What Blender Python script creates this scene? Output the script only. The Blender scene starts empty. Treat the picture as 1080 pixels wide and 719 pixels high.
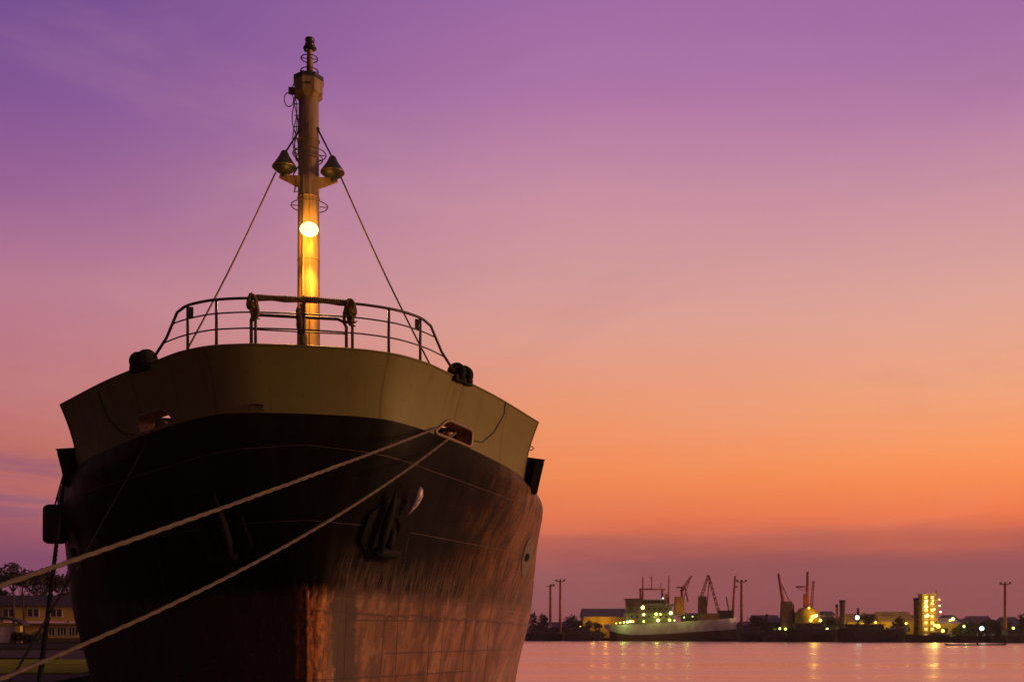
import bpy, bmesh, math, random
import numpy as np
from mathutils import Vector, Matrix

random.seed(7)
rng = np.random.default_rng(7)
scene = bpy.context.scene
col = scene.collection
rad = math.radians

# ------------------------------------------------------------------ camera
HC = 4.2                      # camera height above the water
F = 1100.0                    # focal length in photo pixels (1080 wide)
CX, HY = 540.0, 664.0         # principal column, horizon row
cam_d = bpy.data.cameras.new('camera')
cam = bpy.data.objects.new('camera', cam_d)
col.objects.link(cam)
cam.location = (0, 0, HC)
cam.rotation_euler = (rad(90), 0, 0)
cam_d.sensor_width = 36.0
cam_d.lens = 36.0 * F / 1080.0
cam_d.shift_y = (HY - 359.5) / 1080.0
cam_d.clip_start = 0.1
cam_d.clip_end = 20000
cam_d.dof.use_dof = True
cam_d.dof.focus_distance = 23.0
cam_d.dof.aperture_fstop = 1.9
scene.camera = cam
scene.view_settings.view_transform = 'Standard'
scene.view_settings.look = 'None'
scene.view_settings.exposure = 0.0
scene.view_settings.gamma = 1.0
scene.view_settings.use_curve_mapping = False


def lin(c):
    return tuple((v / 255 / 12.92) if v / 255 <= 0.04045 else ((v / 255 + 0.055) / 1.055) ** 2.4 for v in c) + (1.0,)


# ------------------------------------------------------------------ world
SUN_AZ = 55.0                 # degrees to the right of the view axis
SUN_EL = 4.0
w = bpy.data.worlds.new('World')
scene.world = w
w.use_nodes = True
nt = w.node_tree
nt.nodes.clear()


class N:
    """tiny node helper"""
    def __init__(self, tree):
        self.t = tree

    def new(self, typ, **kw):
        n = self.t.nodes.new(typ)
        for k, v in kw.items():
            setattr(n, k, v)
        return n

    def put(self, sock, v):
        if isinstance(v, bpy.types.NodeSocket):
            self.t.links.new(v, sock)
        elif v is not None:
            if sock.type == 'RGBA' and isinstance(v, (tuple, list)) and len(v) == 3:
                v = tuple(v) + (1.0,)
            sock.default_value = v

    def m(self, op, a, b=None, c=None, clamp=False):
        n = self.new('ShaderNodeMath', operation=op, use_clamp=clamp)
        for i, v in enumerate((a, b, c)):
            self.put(n.inputs[i], v)
        return n.outputs[0]

    def smooth(self, v, lo, hi, a=0.0, b=1.0):
        n = self.new('ShaderNodeMapRange', interpolation_type='SMOOTHSTEP')
        self.put(n.inputs[0], v)
        for i, x in enumerate((lo, hi, a, b)):
            self.put(n.inputs[1 + i], x)
        return n.outputs[0]

    def mix(self, f, a, b, blend='MIX'):
        n = self.new('ShaderNodeMix', data_type='RGBA', blend_type=blend)
        self.put(n.inputs[0], f)
        self.put(n.inputs[6], a)
        self.put(n.inputs[7], b)
        return n.outputs[2]

    def ramp(self, v, stops, interp='LINEAR'):
        n = self.new('ShaderNodeValToRGB')
        n.color_ramp.interpolation = interp
        e = n.color_ramp.elements
        while len(e) > 1:
            e.remove(e[-1])
        e[0].position, e[0].color = stops[0]
        for p, c in stops[1:]:
            x = e.new(p)
            x.color = c
        self.put(n.inputs[0], v)
        return n.outputs[0]

    def noise(self, vec, scale=5, detail=4, rough=0.55, dist=0.0):
        n = self.new('ShaderNodeTexNoise')
        self.put(n.inputs['Vector'], vec)
        n.inputs['Scale'].default_value = scale
        n.inputs['Detail'].default_value = detail
        n.inputs['Roughness'].default_value = rough
        n.inputs['Distortion'].default_value = dist
        return n.outputs[0]

    def mapping(self, vec, scale=(1, 1, 1), loc=(0, 0, 0)):
        n = self.new('ShaderNodeMapping')
        self.put(n.inputs[0], vec)
        n.inputs['Scale'].default_value = scale
        n.inputs['Location'].default_value = loc
        return n.outputs[0]


k = N(nt)
tc = k.new('ShaderNodeTexCoord')
sep = k.new('ShaderNodeSeparateXYZ')
nt.links.new(tc.outputs['Generated'], sep.inputs[0])
wx, wy, wz = sep.outputs
hl = k.m('MAXIMUM', k.m('SQRT', k.m('ADD', k.m('MULTIPLY', wx, wx), k.m('MULTIPLY', wy, wy))), 0.001)
hx = k.m('DIVIDE', wx, hl)
hy = k.m('DIVIDE', wy, hl)


def sky_ramp(dx, pts, top):
    st = []
    for y, c in reversed(pts):
        t = (HY - y) / math.hypot(F, dx)
        st.append((max(0, math.sin(math.atan(t))), lin(c)))
    st.append((1.0, lin(top)))
    return k.ramp(wz, st)


rL = sky_ramp(-520, [(0, (113, 75, 145)), (100, (129, 83, 149)), (200, (155, 98, 149)), (300, (183, 121, 143)),
                     (400, (188, 117, 124)), (470, (188, 108, 100)), (540, (176, 98, 104)), (600, (150, 82, 104)), (664, (132, 72, 100))], (46, 36, 74))
rC = sky_ramp(80, [(0, (160, 106, 163)), (100, (176, 117, 166)), (200, (199, 142, 161)), (300, (213, 155, 152)), (350, (223, 159, 143)),
                   (400, (232, 154, 124)), (450, (240, 149, 103)), (500, (242, 138, 84)), (550, (228, 115, 76)), (600, (200, 96, 76)), (664, (170, 84, 80))], (50, 38, 76))
rR = sky_ramp(515, [(0, (164, 109, 164)), (100, (178, 121, 165)), (200, (202, 147, 160)), (300, (221, 164, 152)), (400, (240, 166, 128)),
                    (470, (251, 154, 96)), (500, (251, 142, 82)), (550, (236, 116, 74)), (600, (208, 97, 72)), (664, (175, 84, 76))], (52, 40, 76))
fLC = k.smooth(hx, -0.50, 0.10)
fCR = k.smooth(hx, 0.05, 0.50)
sky = k.mix(fCR, k.mix(fLC, rL, rC), rR)
# away from the afterglow the unseen sky is a dim warm fill light
sx, sy = math.sin(rad(48)), math.cos(rad(48))
glow = k.m('ADD', k.m('MULTIPLY', hx, sx), k.m('MULTIPLY', hy, sy))
dark = k.ramp(wz, [(0.0, lin((46, 36, 25))), (0.3, lin((41, 33, 27))), (1.0, lin((44, 36, 50)))])
away = k.m('MULTIPLY', k.smooth(glow, 0.28, -0.25), k.smooth(wz, 1.0, 0.6))
sky = k.mix(away, sky, dark)
# low bank of dusk cloud with a ragged upper edge, and thin streaks on the left
cv = k.mapping(tc.outputs['Generated'], (3.2, 3.2, 30.0))
n1 = k.noise(cv, 1.0, 5, 0.55)
n2 = k.noise(k.mapping(tc.outputs['Generated'], (5.0, 5.0, 55.0), (3.1, 0.7, 1.2)), 1.0, 5, 0.6)
zb = k.m('ADD', wz, k.m('MULTIPLY', k.m('SUBTRACT', n1, 0.5), 0.055))
bank = k.smooth(zb, 0.108, 0.054)
bankcol = k.mix(fLC, lin((128, 72, 104)), lin((143, 82, 88)))
bankcol = k.mix(k.smooth(wz, 0.05, 0.0), bankcol, lin((138, 78, 84)))
sky = k.mix(k.m('MULTIPLY', bank, 0.94), sky, bankcol)
streak = k.m('MULTIPLY', k.smooth(n2, 0.40, 0.58), k.m('MULTIPLY', k.smooth(wz, 0.08, 0.105), k.smooth(wz, 0.165, 0.135)))
streak = k.m('MULTIPLY', streak, k.smooth(hx, -0.30, -0.40))
sky = k.mix(k.m('MULTIPLY', streak, 0.62), sky, lin((126, 84, 118)))
n3 = k.noise(k.mapping(tc.outputs['Generated'], (2.2, 2.2, 9.0), (7.0, 2.0, 1.0)), 1.0, 5, 0.6, 0.4)
sky = k.mix(k.m('MULTIPLY', k.smooth(n3, 0.48, 0.68), 0.09), sky, lin((226, 168, 160)))
sky = k.mix(k.m('MULTIPLY', k.smooth(n3, 0.48, 0.30), 0.09), sky, lin((120, 76, 120)))
nish = k.new('ShaderNodeTexSky', sky_type='NISHITA')
nish.sun_disc = False
nish.sun_elevation = rad(SUN_EL)
nish.sun_rotation = rad(SUN_AZ)
bg1 = k.new('ShaderNodeBackground')
bg1.inputs[1].default_value = 1.0
nt.links.new(sky, bg1.inputs[0])
bg2 = k.new('ShaderNodeBackground')
bg2.inputs[1].default_value = 0.0025
nt.links.new(nish.outputs[0], bg2.inputs[0])
add = k.new('ShaderNodeAddShader')
nt.links.new(bg1.outputs[0], add.inputs[0])
nt.links.new(bg2.outputs[0], add.inputs[1])
wo = k.new('ShaderNodeOutputWorld')
nt.links.new(add.outputs[0], wo.inputs[0])

# ------------------------------------------------------------------ sun (last low light, from the right)
sl = bpy.data.lights.new('sun', 'SUN')
sl.energy = 2.2
sl.color = (1.0, 0.53, 0.23)
sl.angle = rad(12)
sun = bpy.data.objects.new('sun', sl)
col.objects.link(sun)
SUN_LAMP_AZ = 97.0
d = Vector((math.sin(rad(SUN_LAMP_AZ)) * math.cos(rad(SUN_EL)), math.cos(rad(SUN_LAMP_AZ)) * math.cos(rad(SUN_EL)), math.sin(rad(SUN_EL))))
sun.rotation_euler = d.to_track_quat('Z', 'Y').to_euler()
nish.sun_rotation = rad(SUN_LAMP_AZ)

# ------------------------------------------------------------------ materials
MATS = {}


def mat(name, c, rough=0.7, metal=0.0, var=0.35, scale=3.0, bump=0.0, c2=None, stretch=(1, 1, 1), spec=0.5):
    if name in MATS:
        return MATS[name]
    m = bpy.data.materials.new(name)
    m.use_nodes = True
    t = m.node_tree
    b = t.nodes['Principled BSDF']
    kk = N(t)
    co = kk.new('ShaderNodeTexCoord').outputs['Object']
    v = kk.mapping(co, stretch)
    n = kk.noise(v, scale, 5, 0.6)
    c2 = c2 or tuple(x * (1 - var) for x in c)
    kk.put(b.inputs['Base Color'], kk.mix(kk.smooth(n, 0.35, 0.65), c, c2))
    kk.put(b.inputs['Roughness'], kk.m('ADD', rough - 0.08, kk.m('MULTIPLY', n, 0.16), clamp=True))
    b.inputs['Metallic'].default_value = metal
    b.inputs['Specular IOR Level'].default_value = spec
    if bump:
        bp = kk.new('ShaderNodeBump')
        bp.inputs['Strength'].default_value = bump
        bp.inputs['Distance'].default_value = 0.02
        t.links.new(kk.noise(v, scale * 4, 4, 0.6), bp.inputs['Height'])
        t.links.new(bp.outputs[0], b.inputs['Normal'])
    MATS[name] = m
    return m


def emit(name, c, s):
    if name in MATS:
        return MATS[name]
    m = bpy.data.materials.new(name)
    m.use_nodes = True
    b = m.node_tree.nodes['Principled BSDF']
    b.inputs['Base Color'].default_value = (0.8, 0.8, 0.8, 1)
    b.inputs['Emission Color'].default_value = tuple(c) + (1,)
    b.inputs['Emission Strength'].default_value = s
    MATS[name] = m
    return m


# ------------------------------------------------------------------ mesh helpers
class MB:
    def __init__(self):
        self.v, self.f, self.s, self.uv, self.mi = [], [], [], None, []
        self.cur = 0

    def add(self, vs, fs, smooth=False):
        o = len(self.v)
        self.v += [tuple(map(float, x)) for x in vs]
        self.f += [tuple(i + o for i in f) for f in fs]
        self.s += [smooth] * len(fs)
        self.mi += [self.cur] * len(fs)
        return self

    def box(self, c, s, rz=0.0, taper=1.0, taper_y=None):
        x, y, z = s[0] / 2, s[1] / 2, s[2] / 2
        ty = taper if taper_y is None else taper_y
        R = Matrix.Rotation(rz, 3, 'Z')
        vs = []
        for dz, tx_, ty_ in ((-z, 1, 1), (z, taper, ty)):
            for sx_, sy_ in ((-1, -1), (1, -1), (1, 1), (-1, 1)):
                vs.append(R @ Vector((sx_ * x * tx_, sy_ * y * ty_, dz)) + Vector(c))
        return self.add(vs, [(3, 2, 1, 0), (4, 5, 6, 7), (0, 1, 5, 4), (1, 2, 6, 5), (2, 3, 7, 6), (3, 0, 4, 7)])

    def tube(self, pts, r, n=8, lobes=0, twist=0.0, cap=True, amp=0.16, closed=False):
        pts = [Vector(p) for p in pts]
        m = len(pts)
        rs = r if isinstance(r, (list, tuple)) else [r] * m
        vs, fs = [], []
        up, L = None, 0.0
        for i, p in enumerate(pts):
            if closed:
                t = pts[(i + 1) % m] - pts[i - 1]
            else:
                t = pts[min(i + 1, m - 1)] - pts[max(i - 1, 0)]
            t.normalize()
            if up is None:
                up = Vector((0, 0, 1)) if abs(t.z) < 0.9 else Vector((1, 0, 0))
            a = (up - t * up.dot(t)).normalized()
            b = t.cross(a)
            up = a
            if i:
                L += (p - pts[i - 1]).length
            for j in range(n):
                th = 2 * math.pi * j / n
                rr = rs[i] * (1 + amp * math.cos(lobes * (th) - twist * L) if lobes else 1)
                vs.append(p + a * (rr * math.cos(th)) + b * (rr * math.sin(th)))
        for i in range(m - 1 + (1 if closed else 0)):
            i2 = (i + 1) % m
            for j in range(n):
                j2 = (j + 1) % n
                fs.append((i * n + j, i * n + j2, i2 * n + j2, i2 * n + j))
        if cap and not closed:
            fs += [tuple(reversed(range(n))), tuple(range((m - 1) * n, m * n))]
        return self.add(vs, fs, True)

    def lathe(self, c, prof, n=20, axis=(0, 0, 1), phase=0.0, smooth=True):
        ax = Vector(axis).normalized()
        q = Vector((0, 0, 1)).rotation_difference(ax)
        vs, fs = [], []
        for r, z in prof:
            for j in range(n):
                th = 2 * math.pi * j / n + phase
                vs.append(q @ Vector((r * math.cos(th), r * math.sin(th), z)) + Vector(c))
        for i in range(len(prof) - 1):
            for j in range(n):
                j2 = (j + 1) % n
                fs.append((i * n + j, i * n + j2, (i + 1) * n + j2, (i + 1) * n + j))
        fs += [tuple(reversed(range(n))), tuple(range((len(prof) - 1) * n, len(prof) * n))]
        return self.add(vs, fs, smooth)

    def sphere(self, c, r, n=12, sc=(1, 1, 1)):
        prof = [(max(1e-4, math.sin(math.pi * i / n)) * r, -math.cos(math.pi * i / n) * r) for i in range(n + 1)]
        o = len(self.v)
        self.lathe((0, 0, 0), prof, n * 2)
        for i in range(o, len(self.v)):
            x = self.v[i]
            self.v[i] = (x[0] * sc[0] + c[0], x[1] * sc[1] + c[1], x[2] * sc[2] + c[2])
        return self

    def prism(self, poly, h0, h1, frame=None):
        """poly: 2-D outline; extruded from h0 to h1 along local z of frame (Matrix 4x4)"""
        M_ = frame or Matrix.Identity(4)
        n = len(poly)
        vs = [M_ @ Vector((p[0], p[1], h0)) for p in poly] + [M_ @ Vector((p[0], p[1], h1)) for p in poly]
        fs = [tuple(reversed(range(n))), tuple(range(n, 2 * n))] + [(i, (i + 1) % n, n + (i + 1) % n, n + i) for i in range(n)]
        return self.add(vs, fs)

    def leaves(self, centre, radii, count, size, hollow=0.35, squash=1.0):
        for _ in range(count):
            u = rng.normal(size=3)
            u /= np.linalg.norm(u)
            rr = (hollow + (1 - hollow) * rng.random() ** 0.6)
            p = np.array(centre) + u * rr * np.array(radii)
            a = rng.normal(size=3); a /= np.linalg.norm(a)
            b = np.cross(a, rng.normal(size=3)); b /= np.linalg.norm(b)
            s = size * (0.6 + 0.8 * rng.random())
            self.add([p - a * s, p + b * s * 0.45, p + a * s, p - b * s * 0.45], [(0, 1, 2, 3)])
        return self

    def build(self, name, m, parent=None, loc=(0, 0, 0)):
        me = bpy.data.meshes.new(name)
        me.from_pydata(self.v, [], self.f)
        me.polygons.foreach_set('use_smooth', self.s)
        ms = m if isinstance(m, (list, tuple)) else [m]
        for x in ms:
            me.materials.append(x)
        me.polygons.foreach_set('material_index', self.mi)
        if self.uv is not None:
            ul = me.uv_layers.new(name='UVMap')
            vi = np.zeros(len(me.loops), dtype=np.int32)
            me.loops.foreach_get('vertex_index', vi)
            ul.data.foreach_set('uv', np.array(self.uv, dtype=np.float32)[vi].ravel())
        me.update()
        o = bpy.data.objects.new(name, me)
        o.location = loc
        col.objects.link(o)
        if parent:
            o.parent = parent
        return o


def tag(o, label=None, cat=None, group=None, kind=None):
    if label: o['label'] = label
    if cat: o['category'] = cat
    if group: o['group'] = group
    if kind: o['kind'] = kind
    return o


def empty(name, loc=(0, 0, 0), rz=0.0, label=None, cat=None, group=None):
    o = bpy.data.objects.new(name, None)
    o.empty_display_size = 0.3
    o.location = loc
    o.rotation_euler = (0, 0, rz)
    col.objects.link(o)
    return tag(o, label, cat, group)


def P(px, y, D):
    """world point seen at photo pixel (px, y) at distance D along the view axis"""
    return Vector(((px - CX) / F * D, D, HC + (HY - y) / F * D))


def lamp(name, loc, energy, colr, size=0.3, parent=None):
    l = bpy.data.lights.new(name, 'POINT')
    l.energy, l.color, l.shadow_soft_size = energy, colr, size
    o = bpy.data.objects.new(name, l)
    o.location = loc
    col.objects.link(o)
    if parent: o.parent = parent
    return o


def pchip(x, y):
    x, y = np.array(x, float), np.array(y, float)
    h, dl = np.diff(x), np.diff(y) / np.diff(x)
    m = np.zeros(len(x))
    for i in range(1, len(x) - 1):
        if dl[i - 1] * dl[i] > 0:
            w1, w2 = 2 * h[i] + h[i - 1], h[i] + 2 * h[i - 1]
            m[i] = (w1 + w2) / (w1 / dl[i - 1] + w2 / dl[i])
    m[0], m[-1] = dl[0], dl[-1]

    def f(t):
        i = int(np.clip(np.searchsorted(x, t) - 1, 0, len(x) - 2))
        u = (t - x[i]) / h[i]
        return ((1 + 2 * u) * (1 - u) ** 2 * y[i] + u * (1 - u) ** 2 * h[i] * m[i] + u * u * (3 - 2 * u) * y[i + 1] + u * u * (u - 1) * h[i] * m[i + 1])
    return f


# ------------------------------------------------------------------ ground, water
GZ = 2.2
wm = bpy.data.materials.new('water')
wm.use_nodes = True
t = wm.node_tree
kk = N(t)
b = t.nodes['Principled BSDF']
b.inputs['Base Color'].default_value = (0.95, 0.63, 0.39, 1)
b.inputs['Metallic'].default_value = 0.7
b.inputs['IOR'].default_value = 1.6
co = kk.new('ShaderNodeTexCoord').outputs['Object']
big = kk.noise(kk.mapping(co, (0.0025, 0.045, 1)), 1.0, 4, 0.6)
b.inputs['Specular IOR Level'].default_value = 0.85
kk.put(b.inputs['Roughness'], kk.smooth(big, 0.36, 0.56, 0.21, 0.33))
bp = kk.new('ShaderNodeBump')
kk.put(bp.inputs['Strength'], kk.smooth(big, 0.36, 0.52, 0.08, 0.25))
bp.inputs['Distance'].default_value = 0.16
wv = kk.m('ADD', kk.m('MULTIPLY', kk.noise(kk.mapping(co, (0.10, 0.35, 1)), 1.0, 4, 0.6), 1.0), kk.m('MULTIPLY', kk.noise(kk.mapping(co, (0.02, 0.11, 1)), 1.0, 3, 0.5), 2.0))
t.links.new(wv, bp.inputs['Height'])
t.links.new(bp.outputs[0], b.inputs['Normal'])
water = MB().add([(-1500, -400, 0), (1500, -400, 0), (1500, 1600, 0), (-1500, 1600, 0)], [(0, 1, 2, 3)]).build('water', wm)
tag(water, kind='structure')

grass_m = mat('grass', (0.34, 0.38, 0.006), 0.95, 0, 0.4, 0.6, 0.6, spec=0.05)
asph = mat('asphalt', (0.05, 0.042, 0.030), 0.9, 0, 0.3, 0.8, 0.3, spec=0.1)
conc = mat('concrete', (0.055, 0.046, 0.028), 0.9, 0, 0.35, 0.7, 0.3, spec=0.1)
dirt = mat('far_bank', (0.035, 0.028, 0.024), 0.9, 0, 0.4, 0.05)


def edge(yv):
    return -10.5 - 0.18 * yv


def slab(name, poly, z0, z1, m):
    return tag(MB().prism(poly, z0, z1).build(name, m), kind='structure')


slab('quay_ground', [(-900, -400), (60, -400), (60, 13), (edge(13), 13), (edge(47), 47), (-900, 47)], -3, GZ, conc)
slab('ground', [(-1500, 47.0), (edge(47), 47), (edge(66), 66), (-33, 200), (-70, 420), (-1500, 420)], -3, GZ, conc)
slab('lawn', [(-900, 47.6), (edge(47.6) - .5, 47.6), (edge(66) - .5, 66), (edge(66) - 2, 69), (-900, 69)], GZ - .2, GZ + 0.06, grass_m)
slab('road', [(-900, 69.6), (edge(69.6) - 1.5, 69.6), (-27, 104), (-900, 104)], GZ - .2, GZ + 0.004, asph)
kb = MB()
kb.box((-460, 69.3, GZ + 0.05), (860, 0.3, 0.26))
kb.box((-460, 104.2, GZ + 0.05), (850, 0.3, 0.26))
tag(kb.build('kerb', conc), kind='structure')
slab('garden', [(-900, 104.4), (-28, 104.4), (-31, 185), (-900, 185)], GZ - .2, GZ + 0.05, mat('garden_grass', (0.025, 0.025, 0.008), 0.95, 0, 0.5, 0.4, 0.6, spec=0.05))


def shoreD(px):
    return 412 - 66 * (px - 560) / 510.0


fl = [tuple(P(px, HY, shoreD(px))[:2]) for px in (540, 700, 850, 1000, 1150, 1400)]
slab('far_shore', [(-900, 430), (-60, 424)] + fl + [(1500, 290), (1500, 1600), (-1500, 1600), (-1500, 430)], -3, 1.1, dirt)

# ------------------------------------------------------------------ SHIP
TH = math.asin(0.18)
SO = Vector((-4.15, 21.0, 0.0))
ship = empty('cargo_ship', SO, TH, 'old rusty cargo ship with black hull and buff bulwark moored bow on in the foreground', 'ship')
SR = Matrix.Rotation(TH, 3, 'Z')


def SW(p):                    # ship local (x right, y aft, z up) -> world
    return SR @ Vector(p) + SO


def proj(p):
    return CX + p.x / p.y * F, HY - (p.z - HC) / p.y * F


FK = [0, 0.8, 1.6, 2.4, 3.3, 5.1, 8.5, 10.6, 16.6, 44]
LV = [  # (s, b) lists and z (relative to the camera) lists, knuckle to keel
    ([(.30, 0), (.34, .8), (.50, 1.55), (.92, 2.2), (1.6, 2.82), (3.06, 3.98), (6.0, 5.62), (8, 6.05), (14, 6.25), (42, 6.2)],
     [4.41, 4.41, 4.40, 4.36, 4.31, 4.20, 4.03, 3.97, 3.88, 3.85]),
    ([(.42, 0), (.46, .76), (.60, 1.45), (1.0, 2.12), (1.7, 2.72), (3.1, 3.92), (6.0, 5.75), (8, 6.42), (14, 6.55), (42, 6.5)],
     [3.95, 3.95, 3.95, 3.92, 3.9, 3.85, 3.82, 3.78, 3.7, 3.68]),
    ([(.55, 0), (.58, .65), (.72, 1.3), (1.1, 1.95), (1.85, 2.58), (3.25, 3.78), (6.05, 5.76), (8.1, 6.58), (14, 6.62), (42, 6.5)],
     [3.4, 3.4, 3.4, 3.4, 3.4, 3.4, 3.42, 3.4, 3.35, 3.3]),
    ([(.95, 0), (.98, .42), (1.12, .9), (1.5, 1.52), (2.2, 2.2), (3.7, 3.45), (6.25, 5.45), (8.6, 6.5), (14, 6.6), (42, 6.5)], [2.2] * 10),
    ([(1.5, 0), (1.52, .22), (1.66, .52), (2.1, 1.12), (2.9, 1.92), (4.4, 3.3), (6.8, 5.2), (9.4, 6.5), (15, 6.6), (42, 6.4)], [0.6] * 10),
    ([(2.1, 0), (2.12, .15), (2.26, .4), (2.8, .95), (3.7, 1.78), (5.4, 3.2), (8, 5.1), (11.6, 6.45), (16, 6.6), (42, 6.2)], [-1.6] * 10),
    ([(3.0, 0), (3.02, .12), (3.2, .3), (3.8, .8), (5, 1.6), (7, 2.9), (9.5, 4.5), (13, 5.8), (18, 6.2), (41, 5)], [-5.4] * 10),
]


def sym(vals, odd):
    a = list(vals)
    return [(-x if odd else x) for x in a[:0:-1]] + a


FKS = sym(FK, True)
LS = [(pchip(FKS, sym([p[0] for p in pts], False)), pchip(FKS, sym([p[1] for p in pts], True)), pchip(FKS, sym(zs, False))) for pts, zs in LV]
VT = [0, .08, .17, .36, .58, .80, 1.0]


fs_ = sorted(set(list(np.linspace(-12, 12, 193)) + list(np.linspace(-44, -12, 40)) + list(np.linspace(12, 44, 40)) + [-.4, -.3, -.2, -.1, .1, .2, .3, .4]))
vs_ = list(np.linspace(0, 1, 61))
vv = [[None] * len(vs_) for _ in fs_]
for i, f in enumerate(fs_):
    ys = [[float(L[c](f)) for L in LS] for c in (1, 0, 2)]
    pc = [pchip(VT, y) for y in ys]
    for j, v in enumerate(vs_):
        vv[i][j] = (float(pc[0](v)), float(pc[1](v)), float(pc[2](v)) + HC)
VA = np.array(vv)
FA, VVA = np.array(fs_), np.array(vs_)


def hull_pt(f, v):
    f, v = min(max(f, FA[0]), FA[-1]), min(max(v, 0.0), 1.0)
    i = min(max(int(np.searchsorted(FA, f)) - 1, 0), len(FA) - 2)
    j = min(int(v * 60), 59)
    a, c = (f - FA[i]) / (FA[i + 1] - FA[i]), v * 60 - j
    return Vector(((VA[i, j] * (1 - c) + VA[i, j + 1] * c) * (1 - a) + (VA[i + 1, j] * (1 - c) + VA[i + 1, j + 1] * c) * a).tolist())


def hull_n(f, v):
    e = 0.02
    a = hull_pt(f + e, v) - hull_pt(f - e, v)
    c = hull_pt(f, min(1, v + e)) - hull_pt(f, max(0, v - e))
    n = a.cross(c).normalized()
    return n if n.dot(Vector((hull_pt(f, v).x, -1.0, 0))) > 0 else -n


def hull_find(px, y):
    """surface parameters of the hull near photo pixel (px, y): used only to measure where fittings sit"""
    best = None
    f0, f1, v0, v1 = (-12.0, 12.0, 0.0, 0.9)
    for it in range(5):
        for f in np.linspace(f0, f1, 17):
            for v in np.linspace(v0, v1, 13):
                q = proj(SW(hull_pt(f, v)))
                dd = (q[0] - px) ** 2 + (q[1] - y) ** 2
                if best is None or dd < best[0]:
                    best = (dd, f, v)
        df, dv = (f1 - f0) / 8, (v1 - v0) / 6
        f0, f1, v0, v1 = best[1] - df / 2, best[1] + df / 2, max(0, best[2] - dv / 2), min(.95, best[2] + dv / 2)
    return best[1], best[2]


# hull paint
hm = bpy.data.materials.new('hull_paint')
hm.use_nodes = True
t = hm.node_tree
kk = N(t)
b = t.nodes['Principled BSDF']
tcn = kk.new('ShaderNodeTexCoord')
uv = tcn.outputs['UV']
ob = tcn.outputs['Object']
sp = kk.new('ShaderNodeSeparateXYZ'); t.links.new(ob, sp.inputs[0])
ox, oy, oz = sp.outputs
su = kk.new('ShaderNodeSeparateXYZ'); t.links.new(uv, su.inputs[0])
au = kk.m('ABSOLUTE', su.outputs[0])
shear = kk.m('MULTIPLY', kk.m('MULTIPLY', kk.smooth(au, 1.5, 7.0), 0.32), kk.m('SUBTRACT', su.outputs[1], HC + 0.5))
cuv = kk.new('ShaderNodeCombineXYZ')
kk.put(cuv.inputs[0], kk.m('SUBTRACT', au, shear)); kk.put(cuv.inputs[1], su.outputs[1]); kk.put(cuv.inputs[2], kk.m('SIGN', su.outputs[0]))
uv = cuv.outputs[0]
st1 = kk.noise(kk.mapping(uv, (2.4, 0.30, 1)), 1.0, 8, 0.70, 0.15)       # long runs of rust and dirt
st2 = kk.noise(kk.mapping(uv, (13.0, 1.1, 1), (4, 1, 0)), 1.0, 8, 0.74, 0.1)  # fine runs
bl = kk.noise(kk.mapping(uv, (1.1, 0.9, 1), (2, 7, 0)), 1.0, 6, 0.62)
fine = kk.noise(ob, 26.0, 5, 0.65)
black = kk.mix(bl, (0.0018, 0.0018, 0.0011), (0.0050, 0.0048, 0.0028))
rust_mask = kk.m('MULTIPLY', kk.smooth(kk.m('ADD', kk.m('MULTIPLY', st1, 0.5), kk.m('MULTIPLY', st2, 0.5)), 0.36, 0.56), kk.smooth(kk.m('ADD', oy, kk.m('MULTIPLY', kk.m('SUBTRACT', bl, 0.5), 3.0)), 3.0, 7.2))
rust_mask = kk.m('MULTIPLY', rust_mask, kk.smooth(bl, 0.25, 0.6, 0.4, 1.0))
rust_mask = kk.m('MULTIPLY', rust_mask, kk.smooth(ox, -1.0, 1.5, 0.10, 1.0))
rustc = kk.mix(kk.smooth(kk.m('ADD', kk.m('MULTIPLY', st2, .5), kk.m('MULTIPLY', fine, .5)), 0.35, 0.65), (0.07, 0.026, 0.008), (0.30, 0.135, 0.050))
topside = kk.mix(rust_mask, black, rustc)
scrape = kk.m('MULTIPLY', kk.smooth(st2, 0.60, 0.72), kk.smooth(bl, 0.45, 0.62))
topside = kk.mix(kk.m('MULTIPLY', scrape, 0.35), topside, (0.11, 0.09, 0.075))
red = kk.mix(kk.smooth(st1, 0.36, 0.62), (0.235, 0.104, 0.042), (0.095, 0.038, 0.015))
red = kk.mix(kk.m('MULTIPLY', kk.smooth(st2, 0.52, 0.68), 0.6), red, (0.035, 0.014, 0.008))
red = kk.mix(kk.m('MULTIPLY', kk.m('MULTIPLY', kk.smooth(bl, 0.5, 0.66), kk.smooth(fine, 0.4, 0.62)), 0.7), red, (0.33, 0.20, 0.14))
blot = kk.noise(kk.mapping(ob, (0.9, 0.9, 0.55), (5, 3, 2)), 1.3, 6, 0.6, 0.6)
red = kk.mix(kk.m('MULTIPLY', kk.smooth(blot, 0.50, 0.66), 0.7), red, (0.050, 0.020, 0.009))
red = kk.mix(kk.m('MULTIPLY', kk.smooth(blot, 0.44, 0.30), 0.45), red, (0.33, 0.19, 0.11))
# bright raw rust down the stem
stemm = kk.m('MULTIPLY', kk.smooth(ox, 0.50, 0.30), kk.smooth(kk.m('ADD', oy, kk.m('MULTIPLY', fine, 0.5)), 3.4, 2.6))
red = kk.mix(kk.m('MULTIPLY', stemm, 0.85), red, kk.mix(kk.smooth(kk.noise(kk.mapping(ob, (1, 1, .35)), 9.0, 8, 0.72, 0.5), 0.40, 0.60), (0.50, 0.17, 0.03), (0.10, 0.03, 0.010)))
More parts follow.
